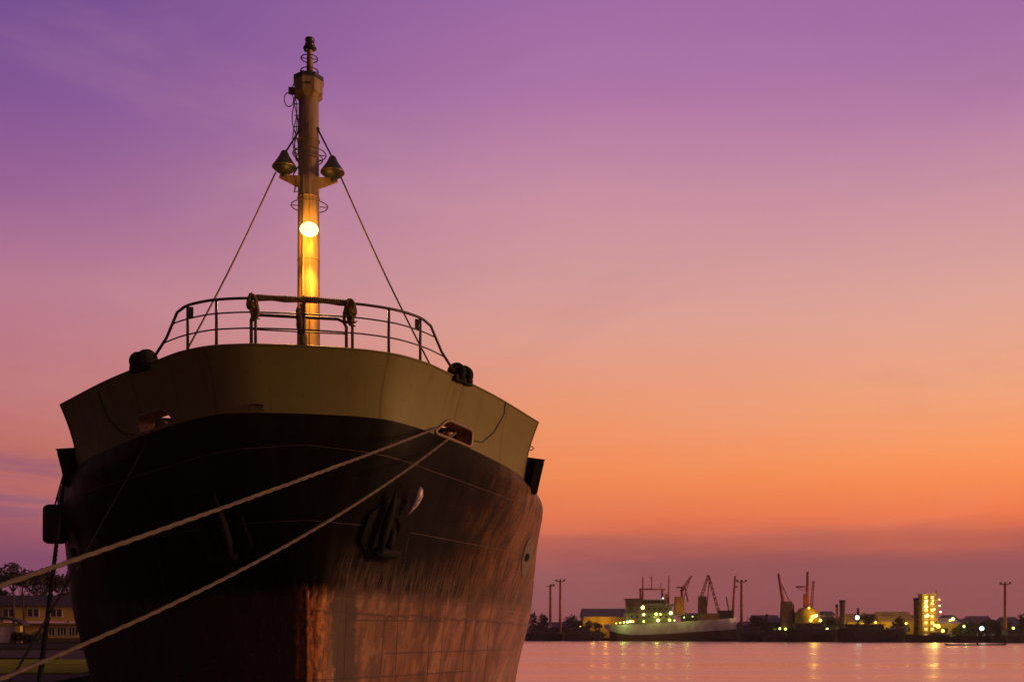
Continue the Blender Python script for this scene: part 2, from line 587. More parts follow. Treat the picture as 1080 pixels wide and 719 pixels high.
# a wide oily run below the anchor
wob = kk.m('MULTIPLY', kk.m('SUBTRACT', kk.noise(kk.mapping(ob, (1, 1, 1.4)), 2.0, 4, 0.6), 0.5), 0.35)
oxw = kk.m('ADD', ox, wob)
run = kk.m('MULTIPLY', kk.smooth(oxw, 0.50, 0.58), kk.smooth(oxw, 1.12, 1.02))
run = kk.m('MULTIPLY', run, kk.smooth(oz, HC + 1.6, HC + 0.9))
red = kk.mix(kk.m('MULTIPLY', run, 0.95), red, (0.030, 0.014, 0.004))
line = kk.m('ADD', kk.m('SUBTRACT', oz, HC), kk.m('ADD', kk.m('MULTIPLY', oy, 0.035), kk.m('ADD', kk.m('MULTIPLY', kk.m('SUBTRACT', fine, 0.5), 0.08), kk.m('MULTIPLY', kk.m('SUBTRACT', st1, 0.5), 0.45))))
left_shade = kk.m('MULTIPLY', kk.smooth(kk.m('ADD', ox, kk.m('MULTIPLY', kk.m('SUBTRACT', st1, 0.5), 1.6)), 0.05, -0.35), kk.smooth(st2, 0.70, 0.5, 0.6, 1.0))  # left of the stem: shade painted into the boot topping, streaky edge
red = kk.mix(kk.m('MULTIPLY', left_shade, 0.97), red, (0.010, 0.0075, 0.0045))
boot = kk.smooth(kk.m('ADD', line, kk.m('MULTIPLY', kk.m('SUBTRACT', st2, 0.5), 0.55)), 1.06, 0.66)
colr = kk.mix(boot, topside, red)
# band of half worn paint over the boot topping
worn = kk.m('MULTIPLY', kk.m('MULTIPLY', kk.smooth(line, 2.1, 0.9), kk.smooth(ox, 0.3, 0.9)), kk.smooth(kk.m('ADD', st2, kk.m('MULTIPLY', fine, .25)), 0.50, 0.74))
colr = kk.mix(kk.m('MULTIPLY', worn, kk.m('SUBTRACT', 0.8, kk.m('MULTIPLY', boot, 0.8))), colr, (0.11, 0.072, 0.055))
# a thin grimy line painted in the boot topping
l2 = kk.m('MULTIPLY', kk.smooth(line, 0.40, 0.43), kk.smooth(line, 0.49, 0.46))
colr = kk.mix(kk.m('MULTIPLY', l2, 0.65), colr, (0.02, 0.01, 0.006))
jw = kk.m('MULTIPLY', kk.m('SUBTRACT', fine, 0.5), 0.03)
js = None
for a0, zlo, zhi in ((1.95, -3, 1.1), (3.15, -3, .2), (4.3, 0.2, 1.9), (5.2, -3, 1.0), (6.9, -3, .6), (8.2, .3, 2.2)):
    g = kk.m('MULTIPLY', kk.smooth(kk.m('ABSOLUTE', kk.m('SUBTRACT', kk.m('ADD', au, jw), a0)), 0.03, 0.008), kk.m('MULTIPLY', kk.smooth(oz, HC + zlo - .02, HC + zlo + .02), kk.smooth(oz, HC + zhi + .02, HC + zhi - .02)))
    js = g if js is None else kk.m('MAXIMUM', js, g)
for z0, alo, ahi in ((.22, 1.9, 5.2), (-.55, 3.2, 9.0), (-1.1, .5, 6.9)):
    g = kk.m('MULTIPLY', kk.smooth(kk.m('ABSOLUTE', kk.m('SUBTRACT', kk.m('ADD', oz, jw), HC + z0)), 0.025, 0.006), kk.m('MULTIPLY', kk.smooth(au, alo - .02, alo), kk.smooth(au, ahi + .02, ahi)))
    js = kk.m('MAXIMUM', js, g)
colr = kk.mix(kk.m('MULTIPLY', js, 0.75), colr, (0.012, 0.006, 0.004))
chip = kk.m('MULTIPLY', kk.smooth(kk.noise(kk.mapping(ob, (1, 1, .6)), 9.0, 5, 0.7), 0.63, 0.68), kk.smooth(blot, 0.55, 0.42))
colr = kk.mix(kk.m('MULTIPLY', kk.m('MULTIPLY', chip, boot), 0.7), colr, (0.34, 0.24, 0.19))
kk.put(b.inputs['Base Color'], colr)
kk.put(b.inputs['Specular IOR Level'], kk.m('ADD', kk.m('MULTIPLY', boot, 0.42), kk.m('ADD', 0.08, kk.m('MULTIPLY', kk.smooth(oy, 4.0, 8.0), 0.25))))
kk.put(b.inputs['Roughness'], kk.m('ADD', 0.28, kk.m('ADD', kk.m('MULTIPLY', st2, 0.26), kk.m('MULTIPLY', fine, 0.08))))
bp = kk.new('ShaderNodeBump')
bp.inputs['Strength'].default_value = 0.55
bp.inputs['Distance'].default_value = 0.03
frm = kk.m('MULTIPLY', kk.m('ABSOLUTE', kk.m('SINE', kk.m('MULTIPLY', au, 4.6))), kk.m('MULTIPLY', bl, 0.9))
hgt = kk.m('ADD', frm, kk.m('MULTIPLY', fine, 0.22)) if False else kk.m('ADD', kk.m('ADD', frm, kk.m('MULTIPLY', fine, 0.22)), kk.m('ADD', kk.m('MULTIPLY', kk.noise(kk.mapping(uv, (1.3, 0.8, 1)), 1.0, 3, 0.5), 1.6), kk.m('MULTIPLY', st2, 0.3)))
t.links.new(hgt, bp.inputs['Height'])
t.links.new(bp.outputs[0], b.inputs['Normal'])

hb = MB()
flat = [p for r in vv for p in r]
nv = len(vs_)
hb.add(flat, [(i * nv + j, i * nv + j + 1, (i + 1) * nv + j + 1, (i + 1) * nv + j) for i in range(len(fs_) - 1) for j in range(nv - 1)], True)
e0, e1 = 0, (len(fs_) - 1) * nv
hb.add([], [])
hb.f += [(e0 + j, e1 + j, e1 + j + 1, e0 + j + 1) for j in range(nv - 1)]     # transom
hb.s += [False] * (nv - 1); hb.mi += [0] * (nv - 1)
uvs = [(fs_[i], vv[i][j][2]) for i in range(len(fs_)) for j in range(nv)]
hb.cur = 1


def seam(f0, f1, fun, r=0.011, n=60):
    pts = [hull_pt(f, fun(f)) for f in np.linspace(f0, f1, n)]
    hb.tube(pts, r, 5)


seam(-11, 11, lambda f: .105 + 0.0105 * abs(f), 0.009, 140)
seam(-11.5, 11.5, lambda f: .345 + 0.004 * abs(f), 0.009, 140)
seam(0.6, 12.0, lambda f: .565 + 0.002 * f, 0.008)
for f0, va, vb in ((2.1, .58, .95), (3.4, .36, .9), (4.6, .58, .95), (6.2, .36, .95), (7.7, .4, .95), (-3.0, .36, .9), (-5.2, .36, .9)):
    hb.tube([hull_pt(f0 + (v - va) * .5, v) for v in np.linspace(va, vb, 30)], 0.007, 5)
hb.uv = uvs + [(0, 0)] * (len(hb.v) - len(uvs))
weld = mat('weld_bead', (0.10, 0.06, 0.04), 0.5, 0.3, 0.5, 8)
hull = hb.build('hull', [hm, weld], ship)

# stem bar low down
sb = MB()
spts = [hull_pt(0, v) + Vector((0, -0.02, 0)) for v in np.linspace(.55, 1.0, 24)]
sb.tube(spts, 0.05, 10)
sb.build('stem_bar', mat('raw_rust', (0.22, 0.07, 0.018), 0.8, 0, 0.75, 6, 0.6), hull)

# --- bulwark
top_pts = [(0, 0), (.05, .92), (.24, 1.74), (.72, 2.45), (1.5, 3.12), (2.9, 4.22), (5.5, 5.93)]
top_z = [5.71, 5.71, 5.70, 5.68, 5.64, 5.58, 5.47]
BK = sym(FK[:7], True)
tS, tB, tZ = pchip(BK, sym([p[0] for p in top_pts], False)), pchip(BK, sym([p[1] for p in top_pts], True)), pchip(BK, sym(top_z, False))


def bul(f, v):
    bt = hull_pt(f, 0)
    tp = Vector((tB(f), tS(f), tZ(f) + HC))
    p = bt.lerp(tp, v)
    out = Vector((p.x, -1.5 if abs(f) < 3 else -0.5, 0)).normalized()
    return p - out * (0.06 * math.sin(math.pi * v))     # slightly hollow flare


def bul_n(f, v):
    a = bul(min(8.5, f + .05), v) - bul(max(-8.5, f - .05), v)
    c = bul(f, min(1, v + .05)) - bul(f, max(0, v - .05))
    n = a.cross(c).normalized()
    return n if n.y < 0 or n.dot(Vector((f, -1, 0))) > 0 else -n


def bul_f(px, v=1.0):
    lo, hi = -8.5, 8.5
    for _ in range(40):
        mid = (lo + hi) / 2
        if proj(SW(bul(mid, v)))[0] < px: lo = mid
        else: hi = mid
    return (lo + hi) / 2


HOLES = [(bul_f(458, .15), bul_f(497, .15)), (bul_f(146, .15), bul_f(187, .15))]
HV = (0.02, 0.31)
us = sorted(set(list(np.linspace(-8.5, 8.5, 171)) + [x for h in HOLES for x in np.linspace(h[0], h[1], 61)]))
vs2 = sorted(set(list(np.linspace(HV[1], 1, 13)) + [0.0] + list(np.linspace(HV[0], HV[1], 23))))


def port_loop(h, n=72):
    """rounded four-sided opening, its inner end slanting outboard towards the top"""
    fi, fo = (h[0], h[1]) if h[0] > 0 else (h[1], h[0])
    cs = [(0.0, 0.0), (1.0, 0.0), (1.0, 1.0), (0.30, 1.0)]
    rq, rv = 0.10, 0.32
    pts = []
    for i, (q, v) in enumerate(cs):
        p0, p1 = cs[i - 1], cs[(i + 1) % 4]
        for tt in np.linspace(0, 1, 9):
            def toward(p):
                dq, dv = p[0] - q, p[1] - v
                L_ = math.hypot(dq / rq, dv / rv)
                return (q + dq / L_, v + dv / L_)
            a_, b_ = toward(p0), toward(p1)
            w0, w1, w2 = (1 - tt) ** 2, 2 * tt * (1 - tt), tt * tt
            pts.append((w0 * a_[0] + w1 * q + w2 * b_[0], w0 * a_[1] + w1 * v + w2 * b_[1]))
    out = []
    for (qa, va), (qb, vb) in zip(pts, pts[1:] + pts[:1]):
        m_ = max(1, int(math.hypot((qb - qa) * 3, vb - va) / 0.08))
        out += [(qa + (qb - qa) * j / m_, va + (vb - va) * j / m_) for j in range(m_)]
    return [(fi + (fo - fi) * q, HV[0] + (HV[1] - HV[0]) * v) for q, v in out]


PORTS = [port_loop(h) for h in HOLES]


def inside(poly, x, y):
    c = False
    for (x0, y0), (x1, y1) in zip(poly, poly[1:] + poly[:1]):
        if (y0 > y) != (y1 > y) and x < (x1 - x0) * (y - y0) / (y1 - y0) + x0:
            c = not c
    return c
bb = MB()
bb.add([bul(f, v) for f in us for v in vs2], [], True)
nn = len(vs2)
for i in range(len(us) - 1):
    for j in range(nn - 1):
        fm, vm = (us[i] + us[i + 1]) / 2, (vs2[j] + vs2[j + 1]) / 2
        if any(h[0] < fm < h[1] and inside(pp, fm, vm) for h, pp in zip(HOLES, PORTS)):
            continue
        bb.f.append((i * nn + j, i * nn + j + 1, (i + 1) * nn + j + 1, (i + 1) * nn + j)); bb.s.append(True); bb.mi.append(0)
bb.uv = [(f, bul(f, v).z) for f in us for v in vs2]
bm_ = bpy.data.materials.new('bulwark_paint')
bm_.use_nodes = True
t = bm_.node_tree
kk = N(t)
b = t.nodes['Principled BSDF']
tcn = kk.new('ShaderNodeTexCoord')
uv = tcn.outputs['UV']; ob = tcn.outputs['Object']
s1 = kk.noise(kk.mapping(uv, (4.2, 0.45, 1)), 1.0, 7, 0.68, 0.2)
s2 = kk.noise(kk.mapping(uv, (12, 0.5, 1)), 1.0, 4, 0.6)
bl = kk.noise(ob, 1.1, 5, 0.6)
cc = kk.mix(bl, (0.172, 0.148, 0.045), (0.130, 0.110, 0.034))
cc = kk.mix(kk.m('MULTIPLY', kk.smooth(s1, 0.54, 0.70), 0.45), cc, (0.10, 0.045, 0.014))
cc = kk.mix(kk.m('MULTIPLY', kk.smooth(s2, 0.6, 0.75), 0.3), cc, (0.06, 0.03, 0.012))
su = kk.new('ShaderNodeSeparateXYZ'); t.links.new(uv, su.inputs[0])
jf = None
for a0 in (-6.6, -4.4, -1.9, 1.55, 3.9, 6.3):
    g = kk.smooth(kk.m('ABSOLUTE', kk.m('SUBTRACT', kk.m('ADD', su.outputs[0], kk.m('MULTIPLY', kk.m('SUBTRACT', s2, .5), .05)), a0)), 0.05, 0.008)
    jf = g if jf is None else kk.m('MAXIMUM', jf, g)
cc = kk.mix(kk.m('MULTIPLY', jf, 0.42), cc, (0.045, 0.024, 0.010))
chips = kk.smooth(kk.noise(ob, 7.0, 6, 0.72), 0.64, 0.70)
cc = kk.mix(kk.m('MULTIPLY', chips, 0.6), cc, (0.07, 0.028, 0.010))
kk.put(b.inputs['Base Color'], cc)
b.inputs['Specular IOR Level'].default_value = 0.2
kk.put(b.inputs['Roughness'], kk.m('ADD', 0.45, kk.m('MULTIPLY', bl, 0.2)))
bp = kk.new('ShaderNodeBump'); bp.inputs['Strength'].default_value = 0.35; bp.inputs['Distance'].default_value = 0.03
t.links.new(kk.m('ADD', kk.m('MULTIPLY', kk.noise(kk.mapping(uv, (1.0, 0.7, 1)), 1, 3, 0.5), 1.6), kk.m('MULTIPLY', kk.noise(ob, 30, 3, .6), .12)), bp.inputs['Height'])
t.links.new(bp.outputs[0], b.inputs['Normal'])
dark_steel = mat('dark_steel', (0.018, 0.014, 0.012), 0.5, 0.2, 0.5, 6)
bb.cur = 0
n0 = len(bb.v)
bb.tube([bul(f, 1.0) for f in np.linspace(-8.5, 8.5, 140)], 0.022, 6)
for f in (-8.5, 8.5):
    bb.tube([bul(f, v) for v in np.linspace(0, 1, 12)], 0.022, 6)
bb.uv += [(0, 0)] * (len(bb.v) - n0)
bulwark = bb.build('bulwark', bm_, ship)
rail_m = mat('rail_paint', (0.05, 0.022, 0.016), 0.55, 0.1, 0.5, 12)

# hawse openings: rolled rim, pocket walls and rollers behind
for (fa, fb), loop in zip(HOLES, PORTS):
    rim = MB()
    pts = [bul(f, v) + bul_n(f, v) * 0.01 for f, v in loop]
    rim.tube(pts, 0.038, 8, closed=True)
    rm = rim.build('mooring_port', mat('port_rim', (0.22, 0.15, 0.075), 0.4, 0.2, 0.4, 9), bulwark)
    rl = MB()
    inward = -bul_n((fa + fb) / 2, .15)
    inward.z = 0
    inward.normalize()
    for q in (0.3, 0.66):
        c = bul(fa + (fb - fa) * q, HV[0]) + inward * 0.30
        rl.lathe(c + Vector((0, 0, -.12)), [(.13, 0), (.13, .05), (.085, .09), (.085, .30), (.13, .34), (.11, .38)], 16)
    # side cheeks and roof of the port casting
    ring = [bul(f, v) for f, v in loop]
    inn = [p + inward * 0.42 for p in ring]
    m_ = len(ring)
    rl.add(ring + inn, [(i, (i + 1) % m_, m_ + (i + 1) % m_, m_ + i) for i in range(m_) if loop[i][1] > HV[0] + .02], True)
    rl.build('roller_fairlead', mat('roller_steel', (0.42, 0.20, 0.08), 0.5, 0.1, 0.5, 10), ship)

# cable draped over the plating on each side
for pts_px in ([(104, 413), (108, 428), (118, 446), (130, 456), (143, 459)], [(533, 423), (531, 438), (520, 455), (508, 465), (500, 466)]):
    cps = []
    for px, y in pts_px:
        best = min(((proj(SW(bul(f, v)))[0] - px) ** 2 + (proj(SW(bul(f, v)))[1] - y) ** 2, f, v) for f in (np.linspace(-8.5, -3, 50) if px < 320 else np.linspace(3, 8.5, 50)) for v in np.linspace(0, 1, 21))
        cps.append(bul(best[1], best[2]) + bul_n(best[1], best[2]) * 0.015)
    MB().tube(cps, 0.012, 6).build('cable', dark_steel, bulwark)

MB().tube([bul(bul_f(x_, .0), .02) + bul_n(bul_f(x_, 0), 0) * .03 + Vector((0, 0, h_)) for x_, h_ in ((264, 0), (264.5, .13), (278, .13), (278, 0))], .016, 6).build('step_bar', dark_steel, bulwark)

# decks
dk = MB()
fl_ = [f for f in fs_ if 0 <= f <= 44]
dz = lambda f: (-0.02 if f < 8.5 else -0.45)
rows = [(hull_pt(f, 0) + Vector((0, 0, dz(f)))) for f in fl_]
for a, c in zip(rows[:-1], rows[1:]):
    dk.add([(-a.x + .02, a.y, a.z), (a.x - .02, a.y, a.z), (c.x - .02, c.y, c.z), (-c.x + .02, c.y, c.z)], [(0, 1, 2, 3)])
dk.build('deck', mat('deck_paint', (0.06, 0.03, 0.02), 0.7, 0, 0.4, 2), ship)

# windlass behind the ports
wd = MB()
zdk = hull_pt(0, 0).z - .3
for x in (-2.1, 0, 2.1):
    wd.box((x, 4.3, zdk + .5), (.3, .9, 1.1), 0, .7)
wd.tube([(-2.9, 4.3, zdk + .75), (2.9, 4.3, zdk + .75)], .16, 12)
for x in (-2.7, -1.1, 1.1, 2.7):
    wd.lathe((x - .3, 4.3, zdk + .75), [(.5, 0), (.5, .06), (.3, .08), (.3, .5), (.5, .52), (.5, .58)], 18, (1, 0, 0))
wd.build('windlass', dark_steel, ship)
cb2 = MB()
cb2.box((0, 5.4, zdk + .5), (9.0, .12, 1.2))
cb2.build('deck_coaming', dark_steel, ship)

# ship-side mooring chocks just aft of the bulwark
for sgn in (1, -1):
    ck = MB()
    M4 = Matrix.Translation((5.72 if sgn > 0 else -5.66, 7.05, HC + (3.84 if sgn > 0 else 3.74))) @ Matrix.Rotation(sgn * 0.10, 4, 'Y')
    # profile in (x outboard, z): flared box with a lipped roof, built as a thick-walled open frame
    def pl(x0, x1, y0, y1, z0, z1, lean=0.0):
        vs = []
        for z, dx in ((z0, 0), (z1, lean)):
            for x, y in ((x0, y0), (x1, y0), (x1, y1), (x0, y1)):
                vs.append(M4 @ Vector((sgn * (x + dx), y, z)))
        ck.add(vs, [(3, 2, 1, 0), (4, 5, 6, 7), (0, 1, 5, 4), (1, 2, 6, 5), (2, 3, 7, 6), (3, 0, 4, 7)])
    zc0 = -.10
    pl(-.40, -.10, -.75, -.69, zc0, .78, .14)
    pl(.14, .36, -.75, -.69, zc0, .78, .10)
    pl(-.40, .36, .75, .81, zc0, .78, .10)
    pl(-.40, -.34, -.69, .75, zc0, .78, .10)
    pl(.28, .36, -.69, .75, zc0, .76, .12)
    pl(-.44, .46, -.80, .86, .783, .83, .02)
    ck.build('mooring_chock', mat('chock_black', (0.007, 0.006, 0.005), 0.8, 0, 0.4, 6, spec=0.15), ship)
# little eye on the bulwark end
MB().tube([SW((0, 0, 0)) * 0 + bul(8.5, .55) + Vector((.02 + .10 * math.sin(a), 0.02, .05 * math.cos(a))) for a in np.linspace(0, math.pi, 8)], 0.014, 6).build('lashing_eye', dark_steel, ship)

# pale worn doubler plate round a discharge pipe on each side
for fpx, side in ((562, 1), (76, -1)):
    f, v = side * 9.35, .385
    pm = MB()
    grid = []
    for a in np.linspace(-.30, .30, 9):
        for c in np.linspace(-.075, .075, 9):
            grid.append(hull_pt(f + a * (1 - .75 * (c / .078) ** 2) * rng.uniform(.8, 1.1), v + c) + hull_n(f, v) * 0.014)
    pm.add(grid, [(i * 9 + j, i * 9 + j + 1, (i + 1) * 9 + j + 1, (i + 1) * 9 + j) for i in range(8) for j in range(8)], True)
    pm.build('doubler_plate', mat('worn_plate', (0.06, 0.055, 0.04), 0.5, 0.1, 0.0, 7, 0.5, (0.15, 0.12, 0.08), (3, 3, 1)), hull)
    n_ = hull_n(f, v)
    c = hull_pt(f - .05, v) + n_ * 0.02
    MB().lathe(c, [(.10, 0), (.12, .03), (.10, .05), (.07, .045), (.065, .0)], 14, n_).build('discharge_pipe', mat('pipe_black', (0.004, 0.004, 0.004), 0.8), hull)

# anchors in octagonal bolsters
for px, y, worn in ((409, 559, True), (236, 562, False)):
    f, v = hull_find(px, y)
    c, n_ = hull_pt(f, v), hull_n(f, v)
    up = (Vector((0, 0, 1)) - n_ * n_.z).normalized()
    rt = up.cross(n_)
    Fm = Matrix((rt, up, n_)).transposed().to_4x4()
    Fm.translation = c
    bo = MB()
    R1, R2 = 0.80, 0.66
    pr = [(R1, -.25), (R1, .02), (R2, .045), (.34, .045), (.26, -.04)]
    bo.lathe(c, pr, 8, n_, math.pi / 8, False)
    bo.build('anchor_bolster', mat('bolster_paint', (0.005, 0.0046, 0.003), 0.7, 0.0, 0.5, 5, 0.5, spec=0.12), hull)
    an = empty('anchor', (0, 0, 0)); an.parent = ship
    sh = MB()
    sh.tube([Fm @ Vector((0, -.42, .20)), Fm @ Vector((0, .02, .16)), Fm @ Vector((0, .06, -.1))], [.10, .09, .09], 8)
    sh.tube([Fm @ Vector((x, -.46, .2)) for x in (-.42, -.36, -.2, 0, .2, .36, .42)], [.03, .09, .12, .14, .12, .09, .03], 10)
    sh.build('shank', mat('anchor_black', (0.004, 0.0036, 0.0028), 0.75, 0, 0.5, 7, 0.5, spec=0.2), an)
    for sg in (-1, 1):
        fk = MB()
        pts = [(.30, -.45, .26), (.34, -.1, .24), (.35, .25, .22), (.33, .55, .20), (.36, .98, .18)]
        if worn and sg > 0:
            fk.tube([Fm @ Vector((sg * x, yy, z)) for x, yy, z in ((.22, .45, .2), (.25, .58, .22), (.29, .76, .24), (.32, .95, .24), (.33, 1.08, .22), (.33, 1.14, .2))], [.012, .05, .09, .105, .07, .015], 12)
        else:
            fk.tube([Fm @ Vector((sg * x, yy, z)) for x, yy, z in pts], [.06, .10, .11, .09, .015], 10)
        o = fk.build('fluke', mat('lit_worn_fluke', (0.42, 0.34, 0.31), 0.4, 0.1, 0.5, 9) if (worn and sg > 0) else MATS['anchor_black'], an)  # paler than the other flukes: wear, and caught light put into the colour
        if worn and sg > 0:
            o['label'] = 'pale grey worn anchor fluke with caught light in its colour'

# --- guard rail round the forecastle
fl1, fr1 = bul_f(192), bul_f(449)
rail = MB()


def rp(f, h, inset=0.05):
    p = bul(f, 1.0)
    n = bul_n(f, 1.0); n.z = 0; n.normalize()
    return p - n * inset + Vector((0, 0, h))


HR = 0.94
fend_l, fend_r = bul_f(160), bul_f(481)
top_path = [rp(fend_l, 0.12), rp(fend_l * .55 + fl1 * .45, .42), rp(fend_l * .2 + fl1 * .8, .86), rp(fl1 * 1.0, HR - .02)]
top_path += [rp(f, HR) for f in np.linspace(fl1 + .15, fr1 - .15, 50)]
top_path += [rp(fr1, HR - .02), rp(fend_r * .2 + fr1 * .8, .86), rp(fend_r * .55 + fr1 * .45, .42), rp(fend_r, 0.12)]
rail.tube(top_path, 0.030, 8)
for h, q in ((.66, .30), (.34, .62)):
    rail.tube([rp(f, h) for f in np.linspace(fl1 + (fend_l - fl1) * q, fr1 + (fend_r - fr1) * q, 60)], 0.017, 6)
rail.build('guard_rail', rail_m, ship)
post_f = [bul_f(x) for x in (196, 227, 269, 320, 372, 411, 445)]
for i, f in enumerate(post_f):
    if i == 3:
        continue
    pm = MB().tube([rp(f, -.05), rp(f, HR)], 0.030, 8)
    if i in (0, 6):
        q = rp(f + (.09 if i == 0 else -.09), HR - .17)
        pm.box(q, (.09, .05, .22), 0.0)
    pm.build('rail_post', rail_m, ship)
# inner frame at the stem head
ir = MB()
fa, fb = bul_f(265), bul_f(365)
z0 = bul(0, 1).z
base_y = bul(0, 1).y + 0.42
xa, xb = bul(fa, 1).x * 1.02, bul(fb, 1).x * 1.02
H2 = .70
pth = [(xa, base_y, z0 - .1), (xa, base_y, z0 + H2 - .1), (xa + .03, base_y, z0 + H2 - .03), (xa + .10, base_y, z0 + H2)]
pth += [(xb - .18, base_y, z0 + H2), (xb - .06, base_y, z0 + H2 - .05), (xb, base_y, z0 + H2 - .16), (xb, base_y, z0 - .1)]
ir.tube(pth, 0.034, 8)
for h in (.40, .09):
    ir.tube([(xa, base_y, z0 + h), (xb, base_y, z0 + h)], 0.016, 6)
xm = xa + (xb - xa) * .49
ir.tube([(xm, base_y, z0 - .1), (xm, base_y, z0 + H2)], 0.026, 8)
ir.tube([(xm + .12, base_y - .3, z0 - .1), (xm + .12, base_y - .3, z0 + HR + .1)], 0.034, 8)
ir.build('stem_rail', rail_m, ship)

# bow fairleads at the ends of the rail
for px in (149, 487):
    fm = bul_f(px)
    n_ = bul_n(fm, 1); n_.z = 0; n_.normalize()
    tg = Vector((-n_.y, n_.x, 0))
    c = bul(fm, 1) - n_ * .05
    fd = MB()
    for off in (-.13, .17):
        q = c + tg * off + Vector((0, 0, .12))
        fd.lathe(q - tg * .09, [(.16, 0), (.225, .02), (.235, .06), (.18, .09), (.18, .11), (.225, .14), (.20, .17)], 22, tg)
    fd.box(c + Vector((0, 0, -.02)), (.7, .26, .14), math.atan2(tg.y, tg.x))
    fd.build('bow_fairlead', mat('fairlead_black', (0.006, 0.005, 0.005), 0.8, 0.0, 0.4, 8, spec=0.2), ship)

# --- mast
MD = 25.5
mw = P(325.5, HY, MD)
ml = SR.inverted() @ (Vector((mw.x, mw.y, 0)) - SO)
mx, my = ml.x, ml.y


def mz(y):
    return HC + (HY - y) / F * MD


zd = HC + 4.0
mast_m = mat('mast_paint', (0.27, 0.175, 0.075), 0.6, 0.0, 0.65, 2.0, 0.35, (0.13, 0.06, 0.02), (3, 3, .45))
mk = MB()
mk.lathe((mx, my, 0), [(.285, zd), (.275, mz(365)), (.262, mz(241)), (.24, mz(106))], 24)
# cable pipe and weld bands up the face
mk.tube([(mx - .13, my - .285, zd), (mx - .12, my - .27, mz(190))], 0.022, 6)
mk.tube([(mx + .02, my - .30, zd), (mx + .02, my - .275, mz(135))], 0.014, 6)
for yy in (276, 210, 150):
    mk.lathe((mx, my, 0), [(.26, mz(yy)), (.275, mz(yy) + .005), (.275, mz(yy) + .03), (.26, mz(yy) + .035)], 24)
mast = mk.build('mast', mast_m, ship)
cl = MB()
cl.lathe((mx, my, 0), [(.25, mz(106)), (.36, mz(101)), (.375, mz(88)), (.32, mz(86)), (.20, mz(85.5))], 8, phase=math.pi / 8, smooth=False)
cl.build('mast_collar', mast_m, mast)
ct = MB()
ct.lathe((mx, my, 0), [(.33, mz(89)), (.39, mz(87.5)), (.385, mz(83.5)), (.17, mz(79.5)), (.13, mz(79.3))], 8, phase=math.pi / 8, smooth=False)
ct.box((mx - .01, my - .358, mz(95)), (.14, .02, .035))
ct.build('collar_cap', dark_steel, mast)
tp = MB()
tp.lathe((mx + .03, my, 0), [(.085, mz(82)), (.07, mz(52)), (.07, mz(51))], 14)
tp.build('topmast', mast_m, mast)
ln = MB()
ln.lathe((mx + .03, my, 0), [(.07, mz(54)), (.165, mz(51.6)), (.165, mz(51)), (.12, mz(50.4)), (.12, mz(48.6)), (.125, mz(48.2)), (.125, mz(47.4)), (.105, mz(47)), (.11, mz(43)), (.12, mz(42.4)), (.115, mz(41.2)), (.06, mz(40.4))], 18)
ln.sphere((mx - .07, my - .06, mz(54.5)), .05, 8)
ln.build('masthead_lantern', mat('lantern_black', (0.015, 0.010, 0.010), 0.4), mast)
for yy, rr, ry in ((62, .20, .20), (75.5, .21, .21), (163, .40, .42), (168, .32, .36), (217.5, .44, .42)):
    hp = MB()
    hp.tube([(mx + .02 + rr * math.cos(a), my + ry * math.sin(a), mz(yy)) for a in np.linspace(0, 2 * math.pi, 32, endpoint=False)], 0.014, 6, closed=True)
    hp.tube([(mx - rr, my, mz(yy)), (mx + rr, my, mz(yy))], 0.012, 6)
    hp.build('lamp_hoop', rail_m, mast)
# crosstree brackets
for sg in (-1, 1):
    cr = MB()
    zc = mz(190.5)
    vs = []
    for yy in (-.05, .05):
        vs += [(mx + sg * .20, my + yy - .1, zc + .04), (mx + sg * .68, my + yy - .1, zc + .05), (mx + sg * .70, my + yy - .1, zc - .02), (mx + sg * .20, my + yy - .1, zc - .24)]
    cr.add(vs, [(0, 1, 2, 3), (7, 6, 5, 4), (0, 4, 5, 1), (1, 5, 6, 2), (2, 6, 7, 3), (3, 7, 4, 0)])
    cr.build('crosstree', mast_m, mast)
# two bell shaped floodlight shades
shade_m = mat('shade_green', (0.009, 0.010, 0.003), 0.5, 0.1, 0.4, 8)
for sg, py in ((-1, 176), (1, 177.5)):
    zc = mz(py)
    x = mx + sg * .575
    sd = MB()
    sd.lathe((x, my - .14, zc), [(.02, -.27), (.13, -.25), (.22, -.20), (.275, -.14), (.29, -.10), (.275, -.08), (.20, .03), (.135, .13), (.08, .25), (.05, .28)], 22)
    sd.lathe((x, my - .14, zc), [(.03, -.36), (.05, -.35), (.05, -.262)], 10)
    o = sd.build('deck_floodlight', shade_m, ship)
    ring = MB()
    ring.tube([(x + .285 * math.cos(a), my - .14 + .285 * math.sin(a), zc - .125) for a in np.linspace(0, 2 * math.pi, 28, endpoint=False)], .012, 6, closed=True)
    ring.build('shade_rim', mat('rim_metal', (0.3, 0.22, 0.08), 0.3, 0.9, 0.2, 8), o)
# stays
stay_m = mat('stay_wire', (0.09, 0.055, 0.025), 0.6, 0.0, 0.0, 1)
for sg, pxe, dd in ((-1, 183, 22.5), (1, 467, 23.5)):
    a = Vector((mx + sg * .22, my - .12, mz(138 if sg > 0 else 141)))
    b1 = Vector((mx + sg * .575, my - .14, mz(179) + .27))
    b2 = Vector((mx + sg * .78, my - .18, mz(188)))
    fe = bul_f(pxe, 1.0)
    e = bul(fe, 1.0)
    nn_ = bul_n(fe, 1); nn_.z = 0; nn_.normalize()
    e = e - nn_ * .15 + Vector((0, 0, -.15))
    MB().tube([a, b1], 0.022, 6).build('stay_wire', dark_steel, ship)
    MB().tube([b2 + (e - b2) * q + Vector((0, 0, -.12 * math.sin(math.pi * q))) for q in np.linspace(0, 1, 14)], 0.021, 6).build('stay_wire', stay_m, ship)
    MB().sphere(a, .05, 6).build('stay_block', dark_steel, mast)
